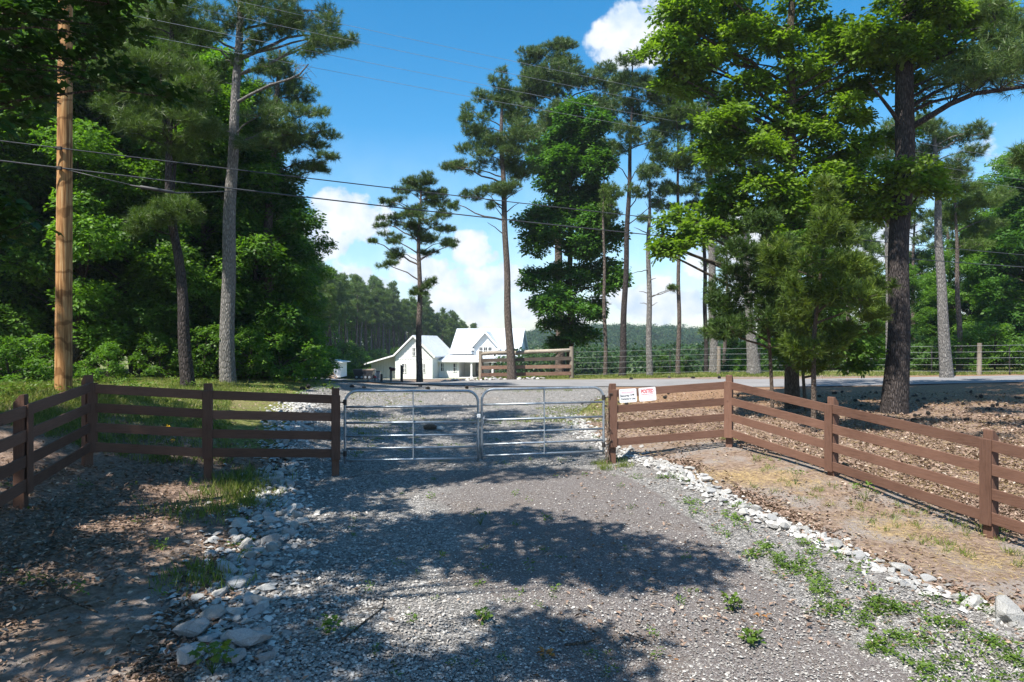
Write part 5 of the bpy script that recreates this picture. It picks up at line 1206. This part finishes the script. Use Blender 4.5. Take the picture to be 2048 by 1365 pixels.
# shade canopy: crown clumps are set from where their shadows lie on the drive
def shade(px, py, h, rx, ry, rz=.7):
    g = hit(px, py); return (g[0] - LX * h, g[1] - LY * h, g[2] + h, rx, ry, rz)
SHB = []
for (px, py, rx, ry) in [(1010, 1050, 1.0, .7), (1150, 1075, .9, .6), (1290, 1105, .75, .5), (1240, 1150, .7, .35), (880, 1060, 1.0, .7), (780, 1090, .9, .6), (1080, 1135, .7, .32), (1340, 1150, .45, .35), (640, 1060, .9, .8),
                        (720, 1010, .8, .5), (560, 1130, .8, .7), (480, 1040, .9, .8), (400, 1150, .8, .8), (300, 1080, .7, .5), (230, 1000, .8, .6), (120, 1100, .8, .7), (380, 960, .9, .7), (560, 960, 1.0, .7), (100, 960, 1, .8), (190, 1270, .7, .5), (330, 1250, .7, .5), (430, 1290, .6, .4), (60, 1200, .8, .6), (80, 1340, .6, .4), (600, 1220, .5, .35), (560, 1330, .6, .4), (700, 1340, .6, .35), (760, 1140, .5, .28), (1020, 1270, .55, .35), (1130, 1300, .6, .35), (1010, 1350, .6, .3), (1210, 1330, .45, .3), (1420, 1130, .25, .2), (850, 1350, .5, .25), (600, 1010, .8, .5), (680, 1110, .8, .5), (960, 1110, .9, .5), (1180, 1120, .7, .4), (520, 1260, .5, .4), (620, 1290, .45, .3), (420, 1060, .6, .5), (200, 1130, .6, .5), (30, 1050, .7, .6), (270, 1180, .5, .4), (480, 1340, .5, .3)]:
    SHB.append(shade(px, py, rng.uniform(7.4, 9.0), rx * (.92 if px > 520 else .62), ry * (.92 if px > 520 else .62), .4))
canopy('oak_tree', 'tall oak out of frame on the left, its boughs shading the gravel before the gate', (-7.6, 2.2), 11, (-6.0, 3.4), SHB, 'broad', 'obark', .16, OAKL, 30)
SHC = []
for (px, py, rx, ry) in [(760, 870, 1.4, 1.3), (880, 850, 1.4, 1.4), (980, 870, 1.2, 1.2), (800, 910, 1.2, .9), (920, 915, 1.2, .8), (1040, 905, 1.1, .8), (1130, 905, .8, .6), (1000, 830, 1.0, 1.2), (860, 820, 1.2, 1.3), (640, 860, 1.4, 1.2), (560, 900, 1.4, 1.0), (470, 880, 1.2, .9), (1090, 860, .7, .8), (330, 880, 1.2, .8), (680, 930, 1.1, .7), (1000, 945, .9, .45), (870, 950, .8, .4), (700, 830, 1.2, 1.2), (760, 960, .6, .4), (1080, 945, .6, .35), (240, 905, .9, .6), (110, 860, 1.2, 1), (330, 830, 1.2, 1)]:
    SHC.append(shade(px, py, rng.uniform(12.5, 14.5), rx, ry, .6))
for (x, y, z, h, rx) in [(-3.3, 12.2, .9, 12.5, .8), (-4.2, 12, .8, 12, .8), (-5.2, 11.7, .8, 12.5, .8), (-6.2, 11.4, .6, 12, .55), (-7.0, 11.2, .9, 12.5, .8), (-6.7, 10, .8, 11.5, .8), (-6.4, 8.8, .8, 11, .8), (-6, 7.5, .8, 10.5, .8), (-5.8, 6.5, .6, 10, .7), (-5.6, 12.1, 1.4, 13, .5)]:
    SHC.append((x - LX * h, y - LY * h, z + h, rx, rx, .5))
canopy('oak_tree', 'second tall oak out of frame on the left, its crown shading the gate', (-11.5, 9.2), 16, (-9, 10), SHC, 'broad', 'obark', .18, KITE, 20)

SHR = []
for (px, py, rx, ry) in [(1760, 815, 1.2, .9), (1850, 800, 1.4, 1.2), (1940, 795, 1.3, 1.2), (2030, 800, 1.2, 1.1), (1880, 840, .7, .45), (2045, 850, .7, .5), (1720, 855, .6, .4), (1990, 820, .9, .6), (1830, 850, .5, .4), (1960, 872, .5, .3)]:
    SHR.append(shade(px, py, rng.uniform(11.5, 13.5), rx, ry, .5))
canopy('oak_tree', 'oak out of frame on the right, its crown shading the ground round the huge pine', (13.2, 11.2), 14, (12, 12), SHR, 'broad', 'obark', .18, KITE, 22)
# ------------------------------------------------------------------ stones
def rock_mesh(seed, mat='rock'):
    rg = np.random.default_rng(seed); bm = bmesh.new(); d = norm(rg.normal(size=(22, 3))) * rg.uniform(.8, 1.12, (22, 1)) * np.array((1.0, .78, .62))
    for p in d: bm.verts.new(p)
    r_ = bmesh.ops.convex_hull(bm, input=list(bm.verts)); bmesh.ops.delete(bm, geom=[v for v in bm.verts if not v.link_faces], context='VERTS')
    bmesh.ops.dissolve_limit(bm, angle_limit=R(14), verts=list(bm.verts), edges=list(bm.edges))
    bmesh.ops.bevel(bm, geom=list(bm.edges), offset=.03, segments=1, affect='EDGES', clamp_overlap=True)
    bmesh.ops.triangulate(bm, faces=list(bm.faces))
    bmesh.ops.subdivide_edges(bm, edges=list(bm.edges), cuts=1)
    for v in bm.verts: v.co = v.co * (1 + rg.normal(0, .022))
    me = bpy.data.meshes.new('rock'); bm.to_mesh(me); bm.free(); me.materials.append(M[mat]); return me
RM = [rock_mesh(s) for s in range(8)] + [rock_mesh(20 + s, 'rockg') for s in range(5)]
taken = []
def rock(x, y, r, label, group, which=None, sink=.38):
    m = RM[which if which is not None else int(rng.integers(0, 13))]
    o = link('rock', m, None, None, label, 'rock', group); z = float(ground(x, y)); o.location = (x, y, z + r * .62 - r * sink)
    o.rotation_euler = (rng.normal(0, .25), rng.normal(0, .25), rng.uniform(0, 6.28)); o.scale = (r * rng.uniform(.9, 1.35), r * rng.uniform(.8, 1.1), r * rng.uniform(.75, 1.1)); taken.append((x, y, r))
def free(x, y, r): return all((x - a) ** 2 + (y - b) ** 2 > (.55 * (r + c)) ** 2 for a, b, c in taken)
def band(P, n, ylo, yhi, wid, rlo, rhi, label, group, bias=0, sink=.2):
    c = 0; tries = 0
    while c < n and tries < 9000:
        tries += 1; y = ylo + (yhi - ylo) * rng.random() ; r = rlo + (rhi - rlo) * rng.random() ** 2
        x = along(P, y) + rng.normal(bias, wid)
        if free(x, y, r): rock(x, y, r, label, group, None, sink); c += 1
big = [(385, 1275, .15), (470, 1180, .12), (500, 1300, .15), (425, 1240, .11), (455, 1150, .12), (500, 1120, .10), (545, 1105, .11), (480, 1060, .11), (545, 1050, .10), (440, 1195, .11), (520, 1215, .09), (495, 1210, .10), (380, 1330, .13), (575, 1010, .08), (560, 1035, .09), (430, 1310, .10), (470, 1330, .11), (535, 1185, .09)]
for px, py, r in big:
    g = hit(px, py); rock(g[0], g[1], r * 1.0, 'large grey-white limestone rock in the shaded band left of the gravel', 'limestone rocks in the left band', None, .1)
band((E_LROCK + E_LEFT) / 2, 125, 5.4, 12.6, .20, .05, .125, 'white limestone rock in the shaded band left of the gravel', 'limestone rocks in the left band')
band((E_LROCK + E_LEFT) / 2, 40, 13, 22, .35, .06, .15, 'white limestone rock beyond the left fence beside the gravel', 'limestone rocks beyond the left fence')
band(E_ROCK, 150, 6.2, 13.4, .13, .04, .115, 'sunlit white limestone rock in the line right of the gravel shoulder', 'limestone rocks in the right line')
band(E_ROCK, 26, 13.9, 20, .28, .05, .12, 'white limestone rock beyond the gate beside the leaf litter', 'limestone rocks beyond the gate')
g = hit(2012, 1240); rock(g[0], g[1], .2, 'long flat white rock at the near end of the right rock line', None, 2, .3)
for i, px in enumerate(np.linspace(888, 1085, 22)):
    d = 36.4 + .3 * math.sin(i); b = P0(px, d); rock(b[0], b[1], rng.uniform(.10, .2), 'white rock in the row along the far edge of the road', 'white rocks along the far road edge')
g = hit(881, 861); rock(g[0], g[1], .12, 'round white rock beside the brown chunk behind the gate', None, 1, .15)
g = hit(860, 860); o = link('log_chunk', None or (lambda: (lambda mb: (mb.tube([(-.16, 0, 0), (-.05, 0, .02), (.10, .01, .015), (.17, 0, 0)], [.05, .075, .07, .045], 9), mb)[1])(MB()))().build('tmp', M['cbark']).data, None, None, 'short brown chunk of wood lying behind the gate', 'wood chunk'); o.location = (g[0], g[1], g[2] + .06)
bpy.data.objects.remove(bpy.data.objects['tmp'])

# crushed stone lying loose on the drive: too many to count
def screen_pts(n, x0, x1, y0, y1):
    px = rng.uniform(x0, x1, n); py = rng.uniform(y0, y1, n); k = (px - 1024) / FPX; s = (682 - py) / FPX
    d = (CZ + .1) / np.maximum(.05, -s)
    for _ in range(14): d = d + .8 * ((CZ - ground(k * d, d)) / np.maximum(.05, -s) - d)
    return np.stack([k * d, d], -1)
bmS = []
for s in range(6):
    rg = np.random.default_rng(300 + s); V = np.array([(1, 0, 0), (.3, .8, .1), (-.7, .6, 0), (-1, -.2, .05), (-.2, -.8, 0), (.6, -.65, .1), (.15, .1, .55), (-.25, -.1, .5)]) * rg.uniform(.75, 1.2, (8, 3))
    F = np.array([(0, 1, 6), (1, 2, 6), (2, 7, 6), (2, 3, 7), (3, 4, 7), (4, 6, 7), (4, 5, 6), (5, 0, 6)]); bmS.append((V, F))
def scatter_stones(P, r):
    Vs, Fs, rs, n = [], [], [], 0
    kind = rng.integers(0, 6, len(P)); Z = ground(P[:, 0], P[:, 1])
    for k in range(6):
        sel = kind == k
        if not sel.any(): continue
        p = P[sel]; z = Z[sel]; rr_ = r[sel]; a = rng.uniform(0, 6.28, len(p)); T, F = bmS[k]
        ca, sa = np.cos(a)[:, None], np.sin(a)[:, None]; X = (T[None, :, 0] * ca - T[None, :, 1] * sa) * rr_[:, None]; Y = (T[None, :, 0] * sa + T[None, :, 1] * ca) * rr_[:, None]
        tl = rng.normal(0, .22, (len(p), 2)); Zz = T[None, :, 2] * rr_[:, None] + X * tl[:, :1] + Y * tl[:, 1:] + z[:, None] + .012
        Vs.append(np.stack([X + p[:, :1], Y + p[:, 1:2], Zz], -1).reshape(-1, 3)); Fs.append((F[None] + (np.arange(len(p)) * len(T))[:, None, None]).reshape(-1, 3) + n)
        n += len(p) * len(T); rs.append(np.repeat(rng.random(len(p)), len(F)))
    return np.concatenate(Vs), np.concatenate(Fs), np.concatenate(rs)
P = np.concatenate([screen_pts(64000, 250, 2048, 935, 1420), screen_pts(16000, 520, 1330, 785, 935)])
xl = along(E_LEFT, P[:, 1]) - .15; xr = along(E_ROCK, P[:, 1]); P = P[(P[:, 0] > xl) & (P[:, 0] < xr) & (P[:, 1] > 3) & (P[:, 1] < 30)]
u = (P[:, 0] - along(E_LEFT, P[:, 1])) / (along(E_RIGHT, P[:, 1]) - along(E_LEFT, P[:, 1]))
pkk = packed(P[:, 0], P[:, 1]); P = P[rng.random(len(P)) > pkk * .5]
u = (P[:, 0] - along(E_LEFT, P[:, 1])) / (along(E_RIGHT, P[:, 1]) - along(E_LEFT, P[:, 1]))
r = (.006 + .012 * rng.random(len(P)) ** 2.5) * (1 + 1.0 * sstep(.4, -.05, u)) * (1 + .8 * sstep(10, 24, P[:, 1]))
V, F, rs = scatter_stones(P, r)
link('gravel', mesh_np('gravel', V, F, rs, mat=M['stone']), kind='stuff')
# small broken limestone between the big rocks
q = []
for PP, n, ylo, yhi, wd in ((E_ROCK, 1500, 6, 20, .15), ((E_LROCK + E_LEFT) / 2, 2600, 5.4, 22, .30)):
    y = rng.uniform(ylo, yhi, n); q.append(np.stack([along(PP, y) + rng.normal(0, wd, n), y], -1))
q = np.concatenate(q); V, F, rs = scatter_stones(q, rng.uniform(.022, .065, len(q)))
link('limestone_rubble', mesh_np('limestone_rubble', V, F, rs, mat=M['rubble']), kind='stuff')

# ------------------------------------------------------------------ fallen leaves, straw, grass, weeds
LEAFC = (np.array([(0, 0, 0), (.35, .42, .22), (.5, 0, .02), (.35, -.42, .22), (1, 0, .16)]), np.array([(0, 2, 1), (0, 3, 2), (1, 2, 4), (2, 3, 4)]))
P = np.concatenate([screen_pts(26000, -100, 640, 860, 1420), screen_pts(90000, 1120, 2150, 785, 1300), screen_pts(4000, 500, 1400, 930, 1400), screen_pts(22000, -900, -100, 820, 1420), screen_pts(22000, 2150, 2800, 785, 1300), screen_pts(5000, 300, 1250, 775, 860)])
P = P[(P[:, 1] > 3) & (P[:, 1] < 34)]
z_ = zones(P[:, 0], P[:, 1]); drv = (P[:, 0] > along(E_LEFT, P[:, 1])) & (P[:, 0] < along(E_ROCK, P[:, 1]) - .05) & (P[:, 1] < 31)
nzv = nz1(P[:, 0] * 2.2, P[:, 1] * 2.2, 12)
dn = z_['litter'] * (.85 + .45 * nzv) + z_['needle'] * .4 + .07 + .10 * (P[:, 0] > 1.5) * (nzv > .1) - .4 * z_['straw']
edge = np.exp(-((P[:, 0] - along(E_ROCK, P[:, 1]) - .28) / .16) ** 2) * (P[:, 1] < 13.5); dn = np.maximum(dn, .7 * edge * (.6 + .6 * nzv))
edge = np.exp(-((P[:, 0] - along(E_LROCK, P[:, 1]) + .1) / .3) ** 2) * (P[:, 1] < 13.5); dn = np.maximum(dn, .75 * edge)
dn = np.where(drv, .022, dn); P = P[rng.random(len(P)) < dn]
y_ = rng.uniform(5.8, 13.4, 5200); e_ = np.c_[along(E_ROCK, y_) + .2 + np.abs(rng.normal(0, .2, 5200)), y_]; e_ = e_[rng.random(5200) < sstep(-.5, .6, nz1(e_[:, 0] * 1.6, e_[:, 1] * 1.6, 31))]; P = np.concatenate([P, e_])
n = len(P); base = np.c_[P, ground(P[:, 0], P[:, 1]) + .012 + .018 * rng.random(n)]
a = rng.uniform(0, 6.28, n); d = np.stack([np.cos(a), np.sin(a), rng.normal(.05, .25, n)], -1); nr = np.array((0, 0, 1.)) + rng.normal(0, .35, (n, 3)); Lf = rng.uniform(.03, .08, n) * (1 + .35 * sstep(8, 20, P[:, 1]))
V, F, k = leaves_np(base, d, nr, Lf, Lf * .6, LEAFC); V[:, 2] = np.maximum(V[:, 2], ground(V[:, 0], V[:, 1]) + .004)
link('leaf_litter', mesh_np('leaf_litter', V, F, np.repeat(np.clip(rng.normal(.45, .28, n), 0, 1), k), mat=M['litter']), kind='stuff')
# pine straw
P = screen_pts(40000, 1240, 2150, 880, 1300); z_ = zones(P[:, 0], P[:, 1]); P = P[(P[:, 0] > along(E_ROCK, P[:, 1]) + .1) & (rng.random(len(P)) < z_['straw'] * 1.0 + .16) & (P[:, 1] < 16)]
Q_ = screen_pts(40000, 1180, 2150, 780, 1000); zq = zones(Q_[:, 0], Q_[:, 1]); Q_ = Q_[(rng.random(len(Q_)) < .7 * zq['litter'] + .8 * zq['needle']) & (Q_[:, 0] > along(E_ROCK, Q_[:, 1]) + .15) & (Q_[:, 1] < 31)]; P = np.concatenate([P, Q_])
n = len(P); base = np.c_[P, ground(P[:, 0], P[:, 1]) + .012 + .012 * rng.random(n)]; a = rng.uniform(0, 6.28, n)
V, F, k = leaves_np(base, np.stack([np.cos(a), np.sin(a), rng.normal(0, .12, n)], -1), np.array((0, 0, 1.)) + rng.normal(0, .3, (n, 3)), rng.uniform(.05, .14, n), np.full(n, .006) * (1 + .9 * sstep(9, 20, P[:, 1])), KITE)
link('pine_straw', mesh_np('pine_straw', V, F, np.repeat(rng.random(n), k), mat=M['straw']), kind='stuff')
# grass
def blades(P, h, w, lean=.45, per=7, spread=.05):
    n = len(P); m = per; Q = np.repeat(P, m, 0) + rng.normal(0, spread, (n * m, 2)); base = np.c_[Q, ground(Q[:, 0], Q[:, 1]) - .005]
    d = np.stack([rng.normal(0, lean, n * m), rng.normal(0, lean, n * m), np.ones(n * m)], -1); hh = np.repeat(h, m) * rng.uniform(.5, 1.2, n * m)
    nr = rdir(n * m) * np.array((1, 1, .2)); V, F, k = leaves_np(base, d, nr, hh, np.full(n * m, w) if np.isscalar(w) else np.repeat(w, m), KITE)
    return V, F, np.repeat(np.clip(np.repeat(rng.normal(.45, .22, n), m) + rng.normal(0, .12, n * m), 0, 1), k)
c = Crown()
P = np.concatenate([screen_pts(12000, -150, 460, 780, 930), screen_pts(9000, -100, 640, 757, 800)]); P = P[(P[:, 1] > 11.9) & (P[:, 1] < 33) & (P[:, 0] < along(E_LROCK, P[:, 1]) - .2)]
P = P[rng.random(len(P)) < .35 + .65 * sstep(-.2, .5, nz1(P[:, 0] * .8, P[:, 1] * .8, 21))]; c.add(*blades(P, rng.uniform(.05, .16, len(P)), .012))
P = np.concatenate([screen_pts(3500, 930, 1210, 778, 845), screen_pts(1500, 700, 1000, 780, 900)]); P = P[(P[:, 1] < 31) & (rng.random(len(P)) < sstep(.0, .6, nz1(P[:, 0] * 1.1, P[:, 1] * .8, 22)))]; c.add(*blades(P, rng.uniform(.03, .08, len(P)), .014))
for px, py, rx, ry, n in ((470, 985, .28, .38, 170), (490, 960, .22, .25, 90), (395, 1165, .18, .18, 60), (500, 1010, .2, .2, 50), (400, 1030, .3, .3, 60)):
    g = hit(px, py); Pn = np.c_[g[0] + rng.normal(0, rx, n), g[1] + rng.normal(0, ry, n)]; c.add(*blades(Pn, rng.uniform(.08, .26, n), .011, .35))
x = rng.uniform(-2, 30, 9000); y = np.interp(x, [-2, 12, 25, 30], [37.2, 35.6, 32.4, 31]) + rng.uniform(0, 4.5, len(x)); P = np.c_[x, y]; P = P[rng.random(len(P)) < .25 + .6 * sstep(-.3, .4, nz1(x * .7, y, 23))]
c.add(*blades(P, rng.uniform(.05, .16, len(P)), .022))
for i in range(60):
    px = rng.uniform(1500, 2048); py = np.interp(px, [1460, 1668, 1981, 2048], [905, 962, 1085, 1105]) + rng.uniform(-8, 60); g = hit(px, py); Pn = np.c_[g[0] + rng.normal(0, .05, 4), g[1] + rng.normal(0, .05, 4)]; c.add(*blades(Pn, rng.uniform(.05, .16, 4), .008, .5, 6, .02))
for px, py in ((1990, 1060), (1680, 945), (1230, 925), (1210, 940), (1250, 935), (1460, 880), (1200, 930)):
    g = hit(px, py); Pn = np.c_[g[0] + rng.normal(0, .09, 26), g[1] + rng.normal(0, .07, 26)]; c.add(*blades(Pn, rng.uniform(.08, .2, 26), .009, .5, 6, .03))
link('grass', c.mesh('grass', M['grass']), kind='stuff')
# weeds on the gravel shoulder
c = Crown()
def weed_patch(px, py, n, rad, L=.05, tall=.05):
    g = hit(px, py); p = np.c_[g[0] + rng.normal(0, rad, n), g[1] + rng.normal(0, rad, n)]; p = np.c_[p, ground(p[:, 0], p[:, 1]) + tall * rng.random(n) + .012]
    c.add(*sprays(p, norm(rng.normal(0, 1, (n, 3)) * np.array((1, 1, .3)) + np.array((0, 0, .6))), 9, L, .6, 1.2, KITE, .42, .3))
for i in range(105):
    t = rng.random() ** .8; py = 935 + (1380 - 935) * t; a = np.interp(py, E := [930, 995, 1050, 1120, 1190, 1290, 1365], [1215, 1335, 1405, 1485, 1580, 1705, 1850]); b = np.interp(py, [908, 985, 1050, 1110, 1180, 1250, 1365], [1250, 1420, 1560, 1700, 1850, 2040, 2250])
    f = rng.beta(1.2, 1.6); weed_patch(a + (b - a) * f, py, int(rng.integers(3, 10)), .06, rng.uniform(.035, .06), .05)
for i in range(60): weed_patch(rng.uniform(700, 1400), rng.uniform(935, 1365), int(rng.integers(1, 4)), .03, rng.uniform(.025, .045), .04)
for i in range(40): weed_patch(rng.uniform(680, 1200), rng.uniform(800, 930), int(rng.integers(2, 6)), .08, rng.uniform(.03, .05), .05)
for i in range(26): weed_patch(rng.uniform(0, 520), rng.uniform(900, 1200), int(rng.integers(1, 5)), .06, .05, .05)
for i in range(46): weed_patch(rng.uniform(0, 660), rng.uniform(762, 800), int(rng.integers(3, 9)), .2, .09, .25)
link('weeds', c.mesh('weeds', M['weed']), kind='stuff')
# larger single plants
def plant(name, px, py, label, h, n, L, mat='weed', cat='plant', shape=MAPL, m=6):
    g = hit(px, py); root = thing(name, g, label, cat); mb = MB(); c = Crown(); tips = []
    for k in range(n):
        a = k * 2.4; e = g + np.array((math.cos(a) * h * .55 * rng.uniform(.4, 1), math.sin(a) * h * .55 * rng.uniform(.4, 1), h * rng.uniform(.5, 1.1))); limb(mb, g, e, .004, .002, .1, 5, 4); tips.append(e)
    tips = np.array(tips); c.add(*sprays(tips, norm(tips - g), m, L, .6, 1.1, shape, .8, .4))
    mb.build('stem', M['weed'], root); link('foliage', c.mesh('foliage', M[mat], ORG[root.name]), None, root)
plant('seedling', 425, 1352, 'bright yellow-green maple seedling among the rocks at the bottom edge', .22, 7, .07)
plant('weed', 966, 1245, 'small bright green weed in the sunlit middle of the gravel', .09, 6, .045, shape=KITE, m=9)
plant('weed', 961, 1052, 'spindly upright weed in the shaded middle of the gravel', .22, 5, .035, shape=KITE, m=8)
plant('weed', 1465, 1225, 'spreading weed on the packed gravel near a brown-orange leaf', .12, 9, .05, shape=KITE, m=9)
plant('weed', 1500, 1290, 'low weed near the bottom edge on the packed gravel', .10, 9, .05, shape=KITE, m=9)
plant('weed', 655, 1275, 'leafy weed at the shaded left edge of the gravel', .12, 6, .05, shape=KITE, m=8)
plant('weed', 1590, 970, 'single upright green weed on the bare soil below the right fence', .25, 4, .05, shape=KITE, m=8)
plant('weed', 1730, 1005, 'tall thin weed standing below the right fence between two posts', .28, 5, .05, shape=KITE, m=8)
# yellow flowers by the shaded fence
fl = None
g = hit(335, 925); fl = thing('wildflower', g, 'yellow wildflowers on thin stems beside the shaded fence rails', 'flower'); mb = MB(); c = Crown(); tp = []
for px, py in ((327, 857), (337, 854), (358, 866), (346, 881), (332, 860)):
    e = W(px, py, g[1]); limb(mb, g + np.array((rng.normal(0, .08), rng.normal(0, .05), 0)), e, .005, .003, .03, 6, 4); tp.append(e)
tp = np.array(tp); c.add(*sprays(tp, norm(np.tile(np.array((0, -.6, .8)), (len(tp), 1))), 11, .045, .2, .4, KITE, .5, .1))
mb.build('stem', M['weed'], fl); link('petals', c.mesh('petals', M['flower'], ORG[fl.name]), None, fl)
# dry weed stalks by the wood edge
# sticks
def stick(pts, r, label, twigs=2):
    P = [hit(*p) + np.array((0, 0, r * 1.2 + .01)) for p in pts]; mb = MB(); mb.tube(P, list(np.linspace(r, r * .4, len(P))), 7)
    for k in range(twigs):
        i = 1 + k % (len(P) - 1); mb.tube([P[i], P[i] + np.array((rng.normal(0, .15), rng.normal(0, .15), .03))], [r * .5, r * .2], 5)
    mb.build('stick', M['obark'], None, label=label, cat='stick')
stick([(255, 1362), (300, 1330), (330, 1300), (350, 1290), (375, 1275)], .02, 'long dark branch lying against the rocks at bottom left')
stick([(90, 1115), (105, 1085), (110, 1070), (125, 1050)], .016, 'short pale stick in the sunlit leaves left of the bare soil', 1)
stick([(90, 1170), (120, 1200), (150, 1215), (195, 1233)], .02, 'dark fallen branch across the shaded leaves at left', 2)
stick([(680, 1290), (730, 1250), (765, 1225), (768, 1195)], .010, 'thin forked twig on the gravel left of centre', 2)
stick([(1130, 1300), (1170, 1292), (1200, 1282)], .012, 'short twig in the shadow beside the big brown leaf', 1)
stick([(1255, 1275), (1280, 1280), (1300, 1288)], .006, 'tiny pale twig on the sunlit gravel', 0)
stick([(325, 997), (338, 1005), (345, 1012)], .012, 'little stick on the shaded soil under the left fence', 0)
def brown_leaf(px, py, L, n, label):
    g = hit(px, py); root = thing('dry_leaf', g, label, 'dry leaf'); b = np.tile(g + np.array((0, 0, .02)), (n, 1)) + rng.normal(0, .02, (n, 3)) * np.array((1, 1, .3)); a = np.arange(n) * 6.28 / n + rng.normal(0, .2, n)
    V, F, k = leaves_np(b, np.stack([np.cos(a), np.sin(a), rng.uniform(.05, .45, n)], -1), np.array((0, 0, 1.)) + rng.normal(0, .3, (n, 3)), np.full(n, L), np.full(n, L * .5), OAKL)
    link('blade', mesh_np('blade', V - g, F, rng.random(len(F)), mat=M['litterd']), None, root)
brown_leaf(1093, 1312, .09, 7, 'curled cluster of brown oak leaves on the shaded gravel'); brown_leaf(1522, 1235, .08, 4, 'orange-brown leaf on the sunlit gravel beside a weed'); brown_leaf(1348, 1322, .05, 2, 'small tan leaf at the bottom edge of the gravel'); brown_leaf(1110, 950, .05, 3, 'brown leaf at the shadow edge in front of the gate')
# pine cones
mbc = MB(); n = 0
for zl in np.linspace(0, .09, 6):
    for k in range(8):
        a = k * .785 + zl * 30; rr2 = .042 * math.sin(math.pi * (.25 + zl / .13)); c0 = np.array((math.cos(a) * rr2 * .4, math.sin(a) * rr2 * .4, zl)); e = np.array((math.cos(a) * rr2, math.sin(a) * rr2, zl + .012)); mbc.bar(c0, e, .016, .006)
mbc.tube([(0, 0, 0), (0, 0, .05), (0, 0, .10)], [.016, .02, .006], 6)
o = mbc.build('pine_cone_tmp', M['cbark'], None); PCM = o.data; bpy.data.objects.remove(o); PCM.materials.clear(); PCM.materials.append(M['iron'])
k = 0
while k < 80:
    px = rng.uniform(1650, 2048) if k % 5 else rng.uniform(1160, 1650); py = rng.uniform(785, 850) if k % 5 else rng.uniform(790, 815)
    g = hit(px, py)
    if abs(g[0] - 11) < .6 and abs(g[1] - 19.6) < .6: continue
    o = link('pine_cone', PCM, None, None, 'dark pine cone on the ground under the big pine', 'pine cone', 'pine cones under the big pine'); o.location = g + np.array((0, 0, .04)); o.rotation_euler = (rng.uniform(0, 3), rng.uniform(0, 3), rng.uniform(0, 6)); s = rng.uniform(.8, 1.5); o.scale = (s, s, s); k += 1
for i, (px, py) in enumerate([(618, 776), (645, 772), (700, 775), (727, 776), (842, 774), (860, 779), (935, 777), (660, 778), (600, 779), (1290, 748), (1340, 756), (1390, 757), (1440, 757), (1260, 760)]):
    g = hit(px, py); o = link('pine_cone', PCM, None, None, 'dark pine cone lying by the edge of the paved road', 'pine cone', 'pine cones by the road edge'); o.location = g + np.array((0, 0, .04)); o.scale = (2, 2, 2); o.rotation_euler = (1.2, i, i)

# ------------------------------------------------------------------ humid summer air
mb = MB(); mb.box(-420, 480, -70, 760, -9, 34)
hz_o = mb.build('haze', None, None, kind='stuff'); hm, ht = newmat('summer_haze'); hz_o.data.materials.append(hm)
pv = ht.nodes.new('ShaderNodeVolumePrincipled'); pv.inputs['Color'].default_value = (.78, .88, 1.0, 1); pv.inputs['Density'].default_value = .00042; pv.inputs['Anisotropy'].default_value = .3
ho = ht.nodes.new('ShaderNodeOutputMaterial'); ht.links.new(pv.outputs[0], ho.inputs['Volume'])
